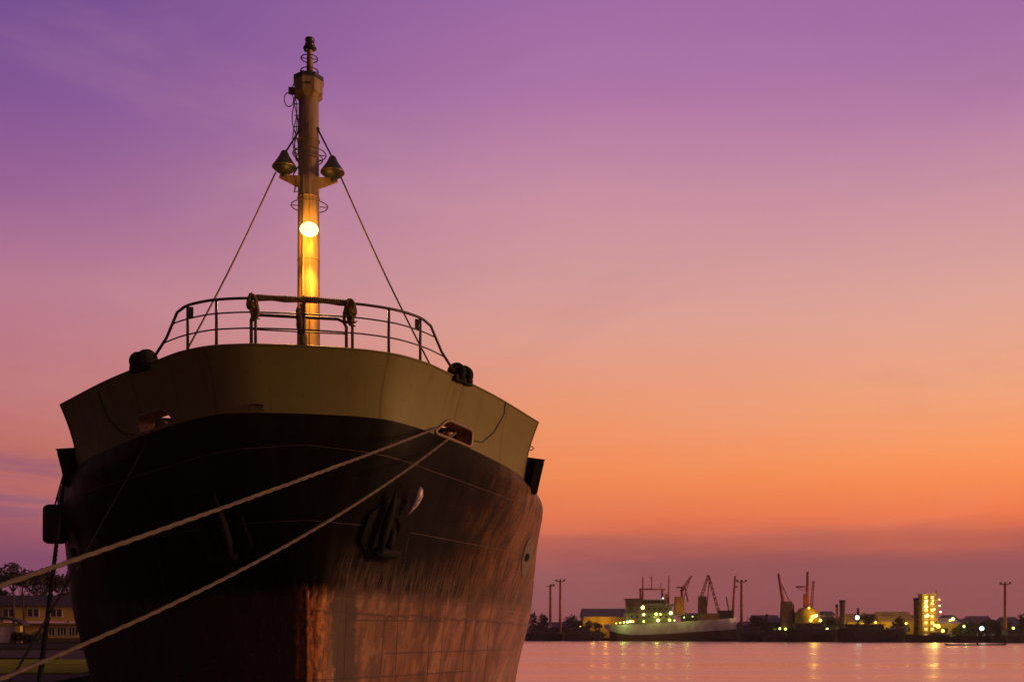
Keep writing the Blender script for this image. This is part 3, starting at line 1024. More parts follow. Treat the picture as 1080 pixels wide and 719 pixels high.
# electric cables and coil on the left of the mast
cb = MB()
for j, (ofs, y0, y1) in enumerate(((.33, 103, 172), (.38, 108, 166), (.29, 105, 160), (.35, 112, 178))):
    pts = []
    for q in np.linspace(0, 1, 18):
        pts.append((mx - ofs + .05 * math.sin(q * 7 + j * 2) + .10 * q * (j % 2), my - .05 - .04 * j, mz(y0 + (y1 - y0) * q)))
    cb.tube(pts, 0.013, 5)
cb.tube([(mx - .47 + .11 * math.cos(a), my - .1, mz(102) - .17 + .17 * math.sin(a)) for a in np.linspace(0, 2 * math.pi, 20, endpoint=False)], 0.012, 5, closed=True)
cb.tube([(mx - .25, my, mz(86)), (mx - .36, my - .05, mz(92)), (mx - .40, my - .05, mz(98)), (mx - .48, my - .05, mz(98))], 0.016, 5)
cb.box((mx - .40, my - .06, mz(99)), (.16, .1, .14))
for yy in (112, 124, 136, 148, 160, 196, 204):
    cb.tube([(mx - .34, my - .05, mz(yy)), (mx - .2, my - .05, mz(yy))], 0.011, 5)
cb.tube([(mx - .24, my - .1, mz(178)), (mx - .36, my - .14, mz(188)), (mx - .30, my - .14, mz(197)), (mx - .34, my - .1, mz(206))], 0.018, 5)
cb.build('mast_cable', dark_steel, mast)
# the lit lamp
lz = mz(241) - .30
lb = MB()
LY = my - .74
lb.box((mx + .02, LY + .30, lz), (.10, .5, .06))
lb.lathe((mx + .02, LY + .14, lz), [(.05, -.08), (.10, -.04), (.13, .06), (.12, .07)], 20, (0, -1, 0))
lo = lb.build('mast_lamp', mat('lamp_housing', (0.3, 0.22, 0.08), 0.4, 0.2), ship)
MB().sphere((mx + .02, LY + .0, lz), .19, 14, (1.15, .8, .85)).build('lamp_lens', emit('lamp_glow', (1.0, 0.76, 0.20), 3.4), lo)
lamp('mast_lamp_light', (mx + .02, LY + .02, lz - .26), 120, (1.0, 0.42, 0.04), 0.08, lo)
lamp('mast_lamp_light', (mx + .02, LY + .02, lz + .26), 70, (1.0, 0.42, 0.05), 0.08, lo)
sp_l = bpy.data.lights.new('mast_lamp_beam', 'SPOT')
sp_l.energy, sp_l.color, sp_l.shadow_soft_size, sp_l.spot_size, sp_l.spot_blend = 1500, (1.0, 0.42, 0.05), 0.10, rad(80), 1.0
so = bpy.data.objects.new('mast_lamp_beam', sp_l)
so.location = (mx + .02, LY - .02, lz - .28)
so.rotation_euler = (rad(10), 0, 0)
col.objects.link(so)
so.parent = lo
# the floodlight's own beam over the foredeck
fl_l = bpy.data.lights.new('mast_lamp_flood', 'SPOT')
fl_l.energy, fl_l.color, fl_l.shadow_soft_size, fl_l.spot_size, fl_l.spot_blend = 2600, (1.0, 0.50, 0.09), 0.12, rad(115), 1.0
fo = bpy.data.objects.new('mast_lamp_flood', fl_l)
fo.location = (mx + .02, LY - .26, lz)
fo.rotation_euler = (rad(75), 0, rad(180))
col.objects.link(fo)
fo.parent = lo

# hawser lashed along the stem rail, with hanks at both ends
rope_m = mat('hawser', (0.14, 0.075, 0.03), 0.9, 0, 0.5, 14, 0.6)
hs = MB()
f1, f2 = bul_f(266), bul_f(370)


def srail(f, h, inset=0.05):
    return SW(rp(f, h, inset))


seg = [f1 + (f2 - f1) * q for q in np.linspace(0, 1, 240)]
hs.tube([srail(f, HR + .015 + .006 * math.sin(i * .05), .05) for i, f in enumerate(seg)], 0.038, 8)
heli = []
for i, q in enumerate(np.linspace(0, 1, 900)):
    f = f1 + (f2 - f1) * q
    a = q * 46 * 2 * math.pi
    rr = .047 + .006 * math.sin(q * 23)
    p = srail(f, HR + .015 + .006 * math.sin(q * 12), .05)
    heli.append(p + Vector((0, rr * math.cos(a), rr * math.sin(a) * (1.15 if math.sin(a) < 0 else .8))))
hs.tube(heli, 0.021, 5)
for fx, sgn in ((f1, -1), (f2, 1)):
    c0 = srail(fx, HR + .02)
    for q in range(6):
        L, wd_ = .22 + .05 * q * rng.uniform(.7, 1.2), rng.uniform(.05, .09)
        dx, dy = rng.uniform(-.05, .05), -.05 + rng.uniform(-.05, .05)
        lp = []
        for a in np.linspace(0, 2 * math.pi, 22, endpoint=False):
            lp.append(c0 + Vector((dx * (1 - math.cos(a)) + wd_ * math.sin(a), dy + .02 * math.sin(2 * a + q), .03 - L * .5 * (1 - math.cos(a)))))
        hs.tube(lp, .032, 7, 3, 42, closed=True)
    for q in range(4):
        zc = c0.z - .14 - .028 * q
        hs.tube([Vector((c0.x + .085 * math.cos(a), c0.y - .05 + .07 * math.sin(a), zc + .01 * math.sin(a * 2))) for a in np.linspace(0, 2 * math.pi, 16, endpoint=False)], .024, 6, closed=True)
    hs.tube([c0 + Vector((.02, -.06, -.2)), c0 + Vector((.04, -.06, -.36)), c0 + Vector((.01, -.05, -.50))], [.03, .03, .02], 7, 3, 40)
    e = srail(fx, HR - .42)
    for q in range(7):
        hs.tube([e, e + Vector((.18 * rng.random() * (1 if sgn < 0 else 1), -.08, rng.uniform(-.10, .06)))], [.02, .006], 5)
tag(hs.build('rope', rope_m), 'thick brown rope wound round the top rail at the bow with frayed ends hanging', 'rope')
hs2 = MB()
px_ = SW((xm + .05, base_y - .05, z0))
for q in range(4):
    hs2.tube([px_ + Vector((.05 * math.sin(q * 2 + s_ * 4), -.05 * q, .95 - (.35 + .22 * q) * s_ - .05 * q)) for s_ in np.linspace(0, 1, 12)], .032, 6, 3, 40)
hs2.sphere(px_ + Vector((.09, -.2, .16)), .085, 7, (1, 1, 1.9))
tag(hs2.build('rope', rope_m), 'short dark rope hanging from the centre of the bow rail in front of the mast', 'rope')

# ------------------------------------------------------------------ mooring lines
line_m = mat('mooring_line', (0.105, 0.076, 0.052), 0.85, 0, 0.3, 18, 0.4)
black_rope = mat('tarred_rope', (0.008, 0.007, 0.006), 0.9, 0, 0.4, 18, spec=0.1)
def sagline(a, b, sag, n=340):
    return [a.lerp(b, q) + Vector((0, 0, -sag * 4 * q * (1 - q))) for q in np.linspace(0, 1, n)]


h0, h1 = HOLES[0]
pA = SW(bul(h0 + (h1 - h0) * .10, .13))
pB = SW(bul(h0 + (h1 - h0) * .42, .05))
l0, l1 = HOLES[1]
pC = SW(bul(l0 + (l1 - l0) * .40, .03))
pD = SW((-6.15, 7.0, HC + 4.25))
bol_n = 0
for name, a, (pxt, yt), Db, sag, r, m_, lab, blab in (
        ('mooring_rope', pA, (0, 615), 4.0, .10, .026, line_m, 'pale twisted mooring rope running from the right hawse hole, the upper of the two', 'black iron bollard on the quay holding the upper pale rope'),
        ('mooring_rope', pB, (0, 714), 9.0, .60, .027, line_m, 'pale twisted mooring rope sagging low across the hull, the lower of the two', 'black iron bollard on the quay holding the lower pale rope'),
        ('mooring_rope', pC, (5, 719), 12.0, .05, .016, black_rope, 'thin black rope slanting down from the left hawse hole', 'black iron bollard on the quay holding the thin black rope'),
        ('mooring_rope', pD, (37, 719), 12.0, .10, .036, black_rope, 'thick black rope falling past the hanging fender at the left side', 'black iron bollard on the quay holding the thick black rope')):
    # the quay bollard that the rope must lead to
    zb = GZ + .42
    t0, t1 = 0.0, 1.0
    for _ in range(60):
        tm = (t0 + t1) / 2
        D_ = a.y + tm * (Db - a.y)
        zz = a.z + tm * (zb - a.z) - 4 * sag * tm * (1 - tm) - HC
        if zz > (HY - yt) / F * D_: t0 = tm
        else: t1 = tm
    D_ = a.y + tm * (Db - a.y)
    xb = a.x + ((pxt - CX) / F * D_ - a.x) / tm
    b_ = Vector((xb, Db, zb))
    pts = sagline(a, b_ + Vector((0, .17, 0)), sag)
    inner = a + (a - pts[3]).normalized() * .30
    rr = MB().tube([inner] + pts, r, 12, 3, 2 * math.pi / (.30 if r > .025 else .12), amp=.20)
    tag(rr.build(name, m_), lab, 'rope', 'mooring ropes from the bow to the quay')
    bo = MB()
    bo.lathe((0, 0, 0), [(.34, 0), (.34, .05), (.2, .08), (.17, .2), (.17, .44), (.25, .5), (.26, .56), (.2, .62), (.02, .65)], 24)
    tag(bo.build('bollard', dark_steel, None, (b_.x, b_.y, GZ)), blab, 'bollard', 'bollards on the quay')

# fender hanging at the left side
ft = P(58, 532, 27.2)
fd = empty('ship_fender', ft - Vector((0, 0, 1.02)), 0, 'black rounded rubber fender hanging at the left side of the ship', 'fender')
fb_ = MB()
prof = []
fb_.lathe((0, 0, 0), [(.03, 0), (.20, .01), (.27, .05), (.30, .12), (.30, .50), (.295, .9), (.265, .97), (.20, 1.01), (.03, 1.02)], 22)
fb_.build('fender_body', mat('fender_rubber', (0.008, 0.007, 0.007), 0.55, 0, 0.4, 6, 0.3), fd)
top_anchor = SW((-6.2, 7.2, HC + 4.2)) - fd.location
MB().tube([Vector((.0, 0, 1.0)), Vector((.06, .0, 1.25)), top_anchor * .6 + Vector((.03, 0, .4)) + Vector((0, 0, .12)), top_anchor], .022, 6).build('hanging_rope', black_rope, fd)

# ------------------------------------------------------------------ LEFT BANK: house and trees
yel = mat('yellow_render', (0.55, 0.36, 0.07), 0.85, 0, 0.18, .6)
roof_t = mat('roof_tiles', (0.05, 0.032, 0.025), 0.8, 0, 0.4, 3, 0.4)
white_p = mat('white_paint', (0.5, 0.42, 0.36), 0.7, 0, 0.15, 2)
glass_d = mat('dark_glass', (0.012, 0.014, 0.02), 0.12, 0, 0.2, 1)
HD = 172.0
hp0 = P(40, HY, HD)
house = empty('house', (hp0.x, HD, GZ), rad(2), 'yellow two storey house with dark tiled roof beyond the lawn on the left', 'house')
W_ = 26.0
wl = MB()
wl.box((0, 5, 1.65), (W_, 8, 3.3))
wl.box((0, 5.0, 4.75), (W_, 8, 2.5))
wl.build('wall', yel, house)
MB().box((4, .3, 3.12), (15.5, 1.5, .22)).build('canopy', white_p, house)
rf = MB()
x0, x1, y0, y1, zr, zt = -W_ / 2 - .8, W_ / 2 + .8, .2, 9.8, 5.95, 7.9
rf.add([(x0, y0, zr), (x1, y0, zr), (x1, y1, zr), (x0, y1, zr), (x0 + 4, 5, zt), (x1 - 4, 5, zt)],
       [(0, 1, 5, 4), (1, 2, 5), (2, 3, 4, 5), (3, 0, 4), (3, 2, 1, 0)])
rf.build('roof', roof_t, house)


def window(par, x, z, w_, h_, y=1.0, mull=1):
    fr = MB()
    fr.box((x, y - .03, z + h_ / 2 + .05), (w_ + .2, .12, .1)).box((x, y - .03, z - h_ / 2 - .05), (w_ + .2, .16, .1))
    for q in range(mull + 2):
        fr.box((x - w_ / 2 + w_ * q / (mull + 1), y - .03, z), (.08, .1, h_))
    o = fr.build('window', white_p, par)
    MB().box((x, y - .005, z), (w_, .03, h_)).build('pane', glass_d, o)


for x in (-8.4, -5.2, -1.2, 2.6, 9.0):
    window(house, x, 4.85, 1.9, 1.25)
for x in (1.6, 3.5, 5.4, 7.9, 10.2):
    window(house, x, 1.75, 1.5, 1.3, 1.0, 2)
MB().box((5, .96, .35), (11, .06, .7)).build('plinth', mat('plinth_paint', (0.10, 0.06, 0.04), 0.8), house)
# arched gate wing
gt = empty('gatehouse', (P(3, HY, 160).x, 160, GZ), 0, 'white panelled gate under a dark arched roof beside the yellow house', 'gatehouse')
for x in (-2.3, 2.3):
    MB().box((x, .3, 1.5), (.8, .8, 3.0)).build('pillar', yel, gt)
ar = MB()
arc = [(-3.3, 2.7), (-2.4, 3.2), (-1.2, 3.55), (0, 3.7), (1.2, 3.55), (2.4, 3.2), (3.3, 2.7)]
poly = arc + [(3.3, 2.95 - .0), (2.4, 3.5), (1.2, 3.9), (0, 4.05), (-1.2, 3.9), (-2.4, 3.5), (-3.3, 2.95)][0:]
for a, c in zip(arc[:-1], arc[1:]):
    ar.add([(a[0], -.6, a[1]), (c[0], -.6, c[1]), (c[0], 1.6, c[1]), (a[0], 1.6, a[1]), (a[0], -.6, a[1] + .35), (c[0], -.6, c[1] + .35), (c[0], 1.6, c[1] + .35), (a[0], 1.6, a[1] + .35)],
           [(3, 2, 1, 0), (4, 5, 6, 7), (0, 1, 5, 4), (2, 3, 7, 6), (1, 2, 6, 5), (3, 0, 4, 7)])
ar.build('arched_roof', roof_t, gt)
gd = MB()
for x in (-1.35, -.45, .45, 1.35):
    gd.box((x, .2, 1.35), (.82, .08, 2.6))
for z in (.2, 1.35, 2.5):
    gd.box((0, .12, z), (3.7, .08, .14))
gd.build('gate', mat('gate_white', (0.62, 0.50, 0.46), 0.6, 0, 0.15, 2), gt)

leaf_dk = mat('foliage', (0.018, 0.016, 0.009), 0.85, 0, 0.45, 1.2)
leaf_g = mat('shrub_leaves', (0.035, 0.045, 0.012), 0.85, 0, 0.45, 1.2)
bark = mat('bark', (0.04, 0.028, 0.02), 0.9, 0, 0.4, 4)


def tree(px, ybase_z, D, crown_y, crown_w, crown_h, label, n=900, leaf=.32, trunk_r=.22, clumps=7, name='tree', group='trees round the yellow house', sd=0, mleaf=None):
    base = Vector((P(px, HY, D).x, D, ybase_z))
    top = P(px, crown_y, D).z - ybase_z
    tr = empty(name, base, 0, label, 'tree', group)
    cw, ch = crown_w / F * D, crown_h / F * D
    tk = MB()
    zc = top - ch * .5
    lean = random.uniform(-.05, .05) * top
    tk.tube([(0, 0, -.1), (lean * .3, 0, zc * .45), (lean, 0, zc)], [trunk_r, trunk_r * .8, trunk_r * .45], 8)
    cn = []
    for i in range(clumps):
        a = 2 * math.pi * i / clumps + random.uniform(-.4, .4)
        rr = random.uniform(.25, .85) * cw * .5
        cn.append((lean + rr * math.cos(a), rr * math.sin(a), zc + random.uniform(-.38, .38) * ch))
    cn.append((lean, 0, top - ch * .25))
    for c in cn:
        tk.tube([(lean * .8, 0, zc * .72), ((lean * .8 + c[0]) / 2, c[1] / 2, (zc * .75 + c[2]) / 2), c], [trunk_r * .4, trunk_r * .25, trunk_r * .1], 5)
    tk.build('trunk', bark, tr)
    cr_ = MB()
    for c in cn:
        s = random.uniform(.20, .32)
        cr_.leaves(c, (cw * s, cw * s, ch * s * .85), n // len(cn), leaf, .1)
    cr_.build('crown', mleaf or leaf_dk, tr)
    return tr


tree(15, GZ, 168, 591, 40, 26, 'tall thin trunked tree with a flat crown, the leftmost beside the yellow house', 1500, .26, .26, 8)
tree(26, GZ, 172, 606, 24, 16, 'small crowned slender tree between the two larger crowns by the house', 500, .25, .2, 5)
tree(50, GZ, 186, 598, 46, 34, 'broad dark tree rising behind the yellow house roof', 1500, .34, .35, 9)
tree(72, GZ, 190, 602, 34, 34, 'dark tree behind the house, closest to the ship hull', 1100, .34, .3, 8)
tree(2, GZ, 186, 606, 30, 26, 'low dark tree at the picture edge behind the gatehouse', 700, .3, .3, 6)
for px, w_, lab in ((26, 16, 'dark green shrub beside the white gate'), (40, 12, 'low shrub under the ground floor windows of the yellow house'), (17, 10, 'small rounded shrub next to the gate pillar')):
    base = Vector((P(px, HY, 158).x, 158, GZ))
    sh_ = empty('shrub', base, 0, lab, 'shrub', 'shrubs in front of the yellow house')
    cw = w_ / F * 158
    q = MB()
    for i in range(5):
        q.leaves((random.uniform(-.4, .4) * cw, random.uniform(-.4, .4), .7 + random.uniform(-.1, .4)), (cw * .35, .8, .75), 120, .2, .1)
    q.build('foliage', leaf_g, sh_)
    MB().tube([(0, 0, -.05), (0, 0, .8)], [.08, .04], 6).build('stem', bark, sh_)

# ------------------------------------------------------------------ FAR SHORE
red_steel = mat('crane_red', (0.42, 0.08, 0.05), 0.6, 0, 0.4, 1)
oran_p = mat('funnel_orange', (0.55, 0.20, 0.03), 0.6, 0, 0.3, .6)
brown_p = mat('funnel_brown', (0.13, 0.045, 0.025), 0.6, 0, 0.4, .6)
ship_white = mat('ship_white', (0.72, 0.62, 0.62), 0.6, 0, 0.3, .3)
ship_boot = mat('ship_boot', (0.11, 0.035, 0.025), 0.7, 0, 0.4, .4)
ship_dark = mat('barge_black', (0.02, 0.016, 0.018), 0.7, 0, 0.5, .2)
grey_b = mat('grey_plates', (0.07, 0.06, 0.065), 0.7, 0, 0.4, .3)
yel_s = mat('yellow_shed', (0.42, 0.28, 0.03), 0.7, 0, 0.4, .25)
glow_w = emit('glow_white', (1.0, 0.86, 0.30), 4.0)
glow_g = emit('glow_green', (0.70, 0.9, 0.14), 2.4)
glow_y = emit('glow_yellow', (1.0, 0.62, 0.07), 2.6)
glow_c = emit('glow_cool', (0.65, 1.0, 0.85), 4.0)
WY = HY


def place(px, D=None, z=0.0):
    D = D or shoreD(px) + 3
    return Vector((P(px, HY, D).x, D, z))


def rel(px, y, root, D=None):
    return P(px, y, D or root.location.y) - root.location


# moored coaster
CD = 396.0
coast = empty('coaster', place(707, CD, 0), 0, 'white hulled coaster with lit decks moored at the far shore, cranes on deck', 'ship')
mpp = CD / F
# plan/section loft: list of (px, y_top, y_boot, half beam)
secs = [(637, 658, 661.5, .3), (642, 658.3, 664, 2.2), (650, 658.6, 667, 3.8), (662, 658.4, 669.2, 4.8), (680, 657.6, 669, 5.2), (705, 656.2, 667.8, 5.4), (730, 654.4, 666, 5.4), (752, 653, 664.6, 5.0), (768, 651.8, 663.4, 3.2), (776.5, 651, 663, .25)]
def loft(fa, fb_, z_extra=0, inset=0):
    m_ = MB()
    vs, fs = [], []
    for px, yt, yb, hb_ in secs:
        ta, tb = rel(px, fa(yt, yb), coast).z, rel(px, fb_(yt, yb), coast).z
        tb = max(tb, -1.0)
        x = rel(px, 0, coast).x
        hb2 = hb_ * 0.92
        vs += [(x, -hb_, ta), (x, -hb2, tb), (x, hb2, tb), (x, hb_, ta)]
    for i in range(len(secs) - 1):
        for j in range(4):
            fs.append((i * 4 + j, i * 4 + (j + 1) % 4, (i + 1) * 4 + (j + 1) % 4, (i + 1) * 4 + j))
    fs += [(0, 1, 2, 3), tuple((len(secs) - 1) * 4 + q for q in (3, 2, 1, 0))]
    return m_.add(vs, fs)
loft(lambda a, b_: a, lambda a, b_: b_).build('hull', ship_white, coast)
secs_u = secs
secs = [(px + (6 if i == 0 else 4 if i == 1 else 0), yt, yb, max(.2, hb_ * (.5 if i < 2 else .97))) for i, (px, yt, yb, hb_) in enumerate(secs_u)]
loft(lambda a, b_: b_ + .01, lambda a, b_: 680).build('lower_hull', ship_boot, coast)


def fbox(mb, px0, px1, y0, y1, root, dy, depth, taper=1.0):
    a, c = rel(px0, y1, root), rel(px1, y0, root)
    mb.box(((a.x + c.x) / 2, dy, (a.z + c.z) / 2), (abs(c.x - a.x), depth, abs(c.z - a.z)), 0, taper)
    return mb


sp_ = MB()
deck_tan = mat('deckhouse_paint', (0.20, 0.17, 0.10), 0.7, 0, .4, .5)
fbox(sp_, 659, 709, 646, 659, coast, 0, 8)
sp_.build('deckhouse', deck_tan, coast)
fbox(MB(), 661, 707, 639.3, 645.9, coast, .3, 7.2).build('bridge_deck', mat('bridge_paint', (0.13, 0.09, 0.06), 0.7, 0, .4, .5), coast)
sp2 = MB()
fbox(sp2, 660.5, 676, 632.5, 639.2, coast, .3, 6)
fbox(sp2, 659, 677, 631, 632.4, coast, .3, 6.6)
sp2.build('radio_house', mat('house_brown', (0.10, 0.035, 0.025), 0.7, 0, .3, .4), coast)
sp3 = MB()
fbox(sp3, 677, 701, 632, 639.2, coast, .3, 6)
fbox(sp3, 676.5, 711, 636.8, 638.4, coast, .3, 8)
sp3.build('wheelhouse', deck_tan, coast)
wn = MB()
for i in range(6):
    fbox(wn, 678.5 + 3.6 * i, 681 + 3.6 * i, 633, 635.4, coast, -2.72, .1)
wn.build('wheelhouse_window', glass_d, coast)
for row, y0 in ((0, 641), (1, 649)):
    for i in range(7):
        fbox(MB(), 664 + 6 * i, 666.2 + 6 * i, y0, y0 + 2, coast, -3.32 if row == 0 else -4.02, .1).build('window', glass_d, coast)


def spar(root, name, pts, r, m_, dy=0, mb=None):
    q = [rel(px, y, root) + Vector((0, dy, 0)) for px, y in pts]
    return MB().tube(q, r, 6).build(name, m_, root)


spar(coast, 'mast', [(678, 632), (678, 608)], [.38, .24], red_steel)
spar(coast, 'mast', [(687.3, 621), (687.3, 608.5)], .2, red_steel)
spar(coast, 'mast', [(705, 640), (705.5, 607)], [.34, .2], red_steel)
gn = MB()
for a, c, r in (((674, 621), (702, 621), .28), ((675.5, 621), (675.5, 632), .42), ((698.5, 621), (698.5, 634), .4), ((685, 608.5), (689, 608.5), .12), ((697, 621), (697, 614), .12)):
    gn.tube([rel(*a, coast), rel(*c, coast)], r, 6)
gn.build('gantry', red_steel, coast)
fbox(MB(), 711.5, 721.5, 629, 648, coast, 0, 3.4, .93).build('funnel', oran_p, coast)
fbox(MB(), 701, 704, 626, 636, coast, -.5, 1.2).build('vent_pipe', oran_p, coast)
fbox(MB(), 736.5, 745, 628.5, 648, coast, 0, 3.2, .9).build('winch_house', brown_p, coast)


def lattice(root, name, a, c, w0, w1, m_, dy=0, n=7):
    pa, pc_ = rel(*a, root) + Vector((0, dy, 0)), rel(*c, root) + Vector((0, dy, 0))
    t_ = (pc_ - pa).normalized()
    s_ = Vector((t_.z, 0, -t_.x))
    mb = MB()
    L_ = [pa + s_ * w0, pc_ + s_ * w1]
    R_ = [pa - s_ * w0, pc_ - s_ * w1]
    mb.tube(L_, .17, 5); mb.tube(R_, .17, 5)
    for i in range(n):
        q0, q1 = i / n, (i + 1) / n
        mb.tube([L_[0].lerp(L_[1], q0), R_[0].lerp(R_[1], q1)], .1, 4)
        mb.tube([R_[0].lerp(R_[1], q0), L_[0].lerp(L_[1], q1)], .1, 4)
    return mb.build(name, m_, root)


lattice(coast, 'crane_jib', (718.5, 624), (730, 606.5), .5, .25, red_steel, 1)
spar(coast, 'crane_post', [(719, 648), (720, 618)], [.6, .45], red_steel, 1)
spar(coast, 'crane_stay', [(721, 632), (729.5, 607)], .13, red_steel, 1)
spar(coast, 'crane_brace', [(714, 619), (723, 619), (726, 634)], .3, red_steel, 1)
lattice(coast, 'crane_jib', (739, 630), (746.5, 606), .5, .25, red_steel, -1)
lattice(coast, 'crane_jib', (757.5, 645), (746.5, 606), .45, .3, red_steel, -1)
spar(coast, 'crane_stay', [(745.5, 640), (748.5, 610)], .22, red_steel)
spar(coast, 'mast', [(772.5, 652), (775.5, 607)], [.55, .4], red_steel)
spar(coast, 'derrick_boom', [(769.5, 648), (766, 629)], .28, red_steel)
MB().box(rel(776.5, 618.5, coast), (1.1, .6, .7)).build('masthead_fitting', red_steel, coast)
hc_ = MB()
fbox(hc_, 737, 757, 646.5, 654, coast, 0, 6)
hc_.build('hatch_cover', mat('hatch_ochre', (0.28, 0.15, 0.03), 0.7, 0, .3, .4), coast)
fbox(MB(), 757.5, 772, 643.5, 652.5, coast, 0, 4.5).build('forecastle', ship_dark, coast)
nets = MB()
for i in range(5):
    c = rel(714 + 4.5 * i, 650 + (i % 2), coast)
    nets.leaves(c + Vector((0, -3.5, 0)), (1.5, 1, 1.3), 60, .3, .2)
nets.build('deck_cargo', mat('tarp_green', (0.10, 0.14, 0.03), 0.8, 0, .4, 1), coast)
for px, y, m_, r in ((676, 640.5, glow_w, .85), (677, 648, glow_w, .6), (690, 647.4, glow_g, .75), (694.5, 647.5, glow_g, .55), (705.3, 646.3, glow_w, .8), (697, 631, glow_c, .3),
                     (648.5, 657, glow_g, .4), (652.5, 656.5, glow_g, .45), (656.5, 656, glow_g, .5), (660, 655.6, glow_w, .55), (663, 655, glow_w, .6), (666, 655, glow_y, .5), (677, 655, glow_g, .55), (692, 654, glow_w, .7), (704, 653.6, glow_g, .7), (709, 654, glow_g, .4), (719, 651, glow_g, .35), (728, 650, glow_g, .3)):
    MB().sphere(rel(px, y, coast) + Vector((0, -5.3, 0)), r * .8, 6).build('ship_lamp', m_, coast)
for px, y, e, c in ((690, 651, 330, (.75, .9, .15)), (655, 656, 330, (.6, .95, .15)), (721, 649, 330, (.6, .85, .12)), (676, 641, 90, (1, .8, .25)), (703, 645, 120, (.8, .9, .2))):
    lamp('coaster_light', rel(px, y, coast) + Vector((0, -7.5, 0)), e, c, .5, coast)


def floodpole(px, y, lab, twin=True):
    root = empty('floodlight_mast', place(px, None, 1.1), 0, lab, 'light mast', 'tall floodlight masts on the far shore')
    pb = MB()
    top = rel(px, y + 1.5, root)
    pb.tube([(0, 0, 0), (0, 0, top.z)], [.62, .42], 8)
    pb.build('pole', red_steel, root)
    hd = MB()
    hd.tube([(-1.7, 0, top.z - .1), (1.7, 0, top.z - .1)], .16, 6)
    hd.build('crossbar', red_steel, root)
    for x in ((-1.6, 0, 1.6) if twin else (.2, 1.2)):
        MB().box((x, -.3, top.z + .35), (.75, .5, .7), .3, .7).build('floodlight', dark_steel, root)


floodpole(580.5, 616, 'shorter of the two floodlight masts close to the ship, on the far shore', False)
floodpole(591, 611, 'taller of the two floodlight masts close to the ship, on the far shore')
floodpole(782, 611.5, 'floodlight mast just right of the white coaster bow')
floodpole(1060, 614, 'lone floodlight mast at the right edge of the far shore')


def shed(name, px0, px1, y_eave, y_ridge, lab, wm_, rm_, depth=14, lit=None, off=18, cat='shed', group='sheds along the far shore'):
    root = empty(name, place((px0 + px1) / 2, shoreD((px0 + px1) / 2) + off, 1.1), 0, lab, cat, group)
    a, c = rel(px0, y_eave, root), rel(px1, y_ridge, root)
    W2, h = abs(c.x - a.x), a.z
    MB().box((0, depth / 2, h / 2), (W2, depth, h)).build('wall', wm_, root)
    rf_ = MB()
    o = .5
    zt = c.z
    x = W2 / 2 + o
    rf_.add([(-x, -o, h + .003), (x, -o, h + .003), (x, depth + o, h + .003), (-x, depth + o, h + .003), (-x * .96, depth / 2, zt), (x * .96, depth / 2, zt)],
            [(0, 1, 5, 4), (2, 3, 4, 5), (1, 2, 5), (3, 0, 4), (3, 2, 1, 0)])
    rf_.build('roof', rm_, root)
    nw = max(2, int(W2 / 4))
    dm = MB()
    for i in range(nw):
        xx = -W2 / 2 + W2 * (i + .5) / nw
        MB().box((xx, -.03, h * .55), (W2 / nw * .5, .08, min(1.4, h * .35))).build('window', glass_d, root)
    if lit:
        lamp('shed_light', (0, -4.5, h * .9), lit[0], lit[1], .5, root)
        lamp('shed_light', (-W2 * .3, -4.5, h * .9), lit[0] * .6, lit[1], .5, root)
    return root


shed('warehouse', 615, 661, 650, 641, 'long warehouse with amber lit front behind the coaster stern', yel_s, grey_b, 16, (900, (1, .5, .08)), 22)
shed('shed', 568, 600, 661, 655.5, 'low dark shed under the two floodlight masts', grey_b, ship_dark)
shed('shed', 598, 616, 660, 654, 'small dark shed left of the amber lit warehouse', grey_b, ship_dark)
shed('shed', 784, 812, 660, 655, 'dark shed right of the coaster bow', grey_b, ship_dark)
shed('shed', 812, 841, 656, 651, 'dark shed in front of the tilted crane boom', ship_dark, ship_dark, 12, None, 10)
shed('shed', 866, 884, 657, 650, 'pale grey shed right of the yellow dome', grey_b, grey_b, 12, (200, (.8, .75, .8)), 14)
shed('shed', 893, 932, 656, 646.5, 'yellow lit shed with white lamp at its left end', yel_s, yel_s, 12, (1000, (1, .62, .08)), 16)
shed('shed', 930, 964, 655.5, 644.5, 'yellow lit shed beside the brown chimney', yel_s, yel_s, 12, (1000, (1, .62, .08)), 20)
shed('shed', 992, 1012, 657, 651, 'small lit house right of the yellow tower', yel_s, white_p, 10, (260, (1, .75, .3)), 14)
shed('shed', 1010, 1030, 658, 652, 'dark bluish house between the small lit house and the white lamp', grey_b, ship_dark)
shed('shed', 1026, 1048, 657, 649, 'ochre house behind the white lamp', yel_s, brown_p, 10, None, 24)
shed('shed', 1048, 1082, 660, 654, 'low dark shed under the lone floodlight mast', grey_b, ship_dark)

def shorelamp(px, y, lab, gm, r=.6, e=120, c=(.7, 1, .85)):
    root = empty('street_lamp', place(px, shoreD(px) + 4, 1.1), 0, lab, 'street lamp', 'street lamps on the far shore')
    z = rel(px, y, root).z
    MB().tube([(0, 0, 0), (0, 0, z + .3)], .12, 6).build('post', dark_steel, root)
    MB().sphere((0, -.5, z), r, 6).build('lamp_globe', gm, root)
    lamp('street_light', (0, -2.2, z - .2), e, c, .4, root)


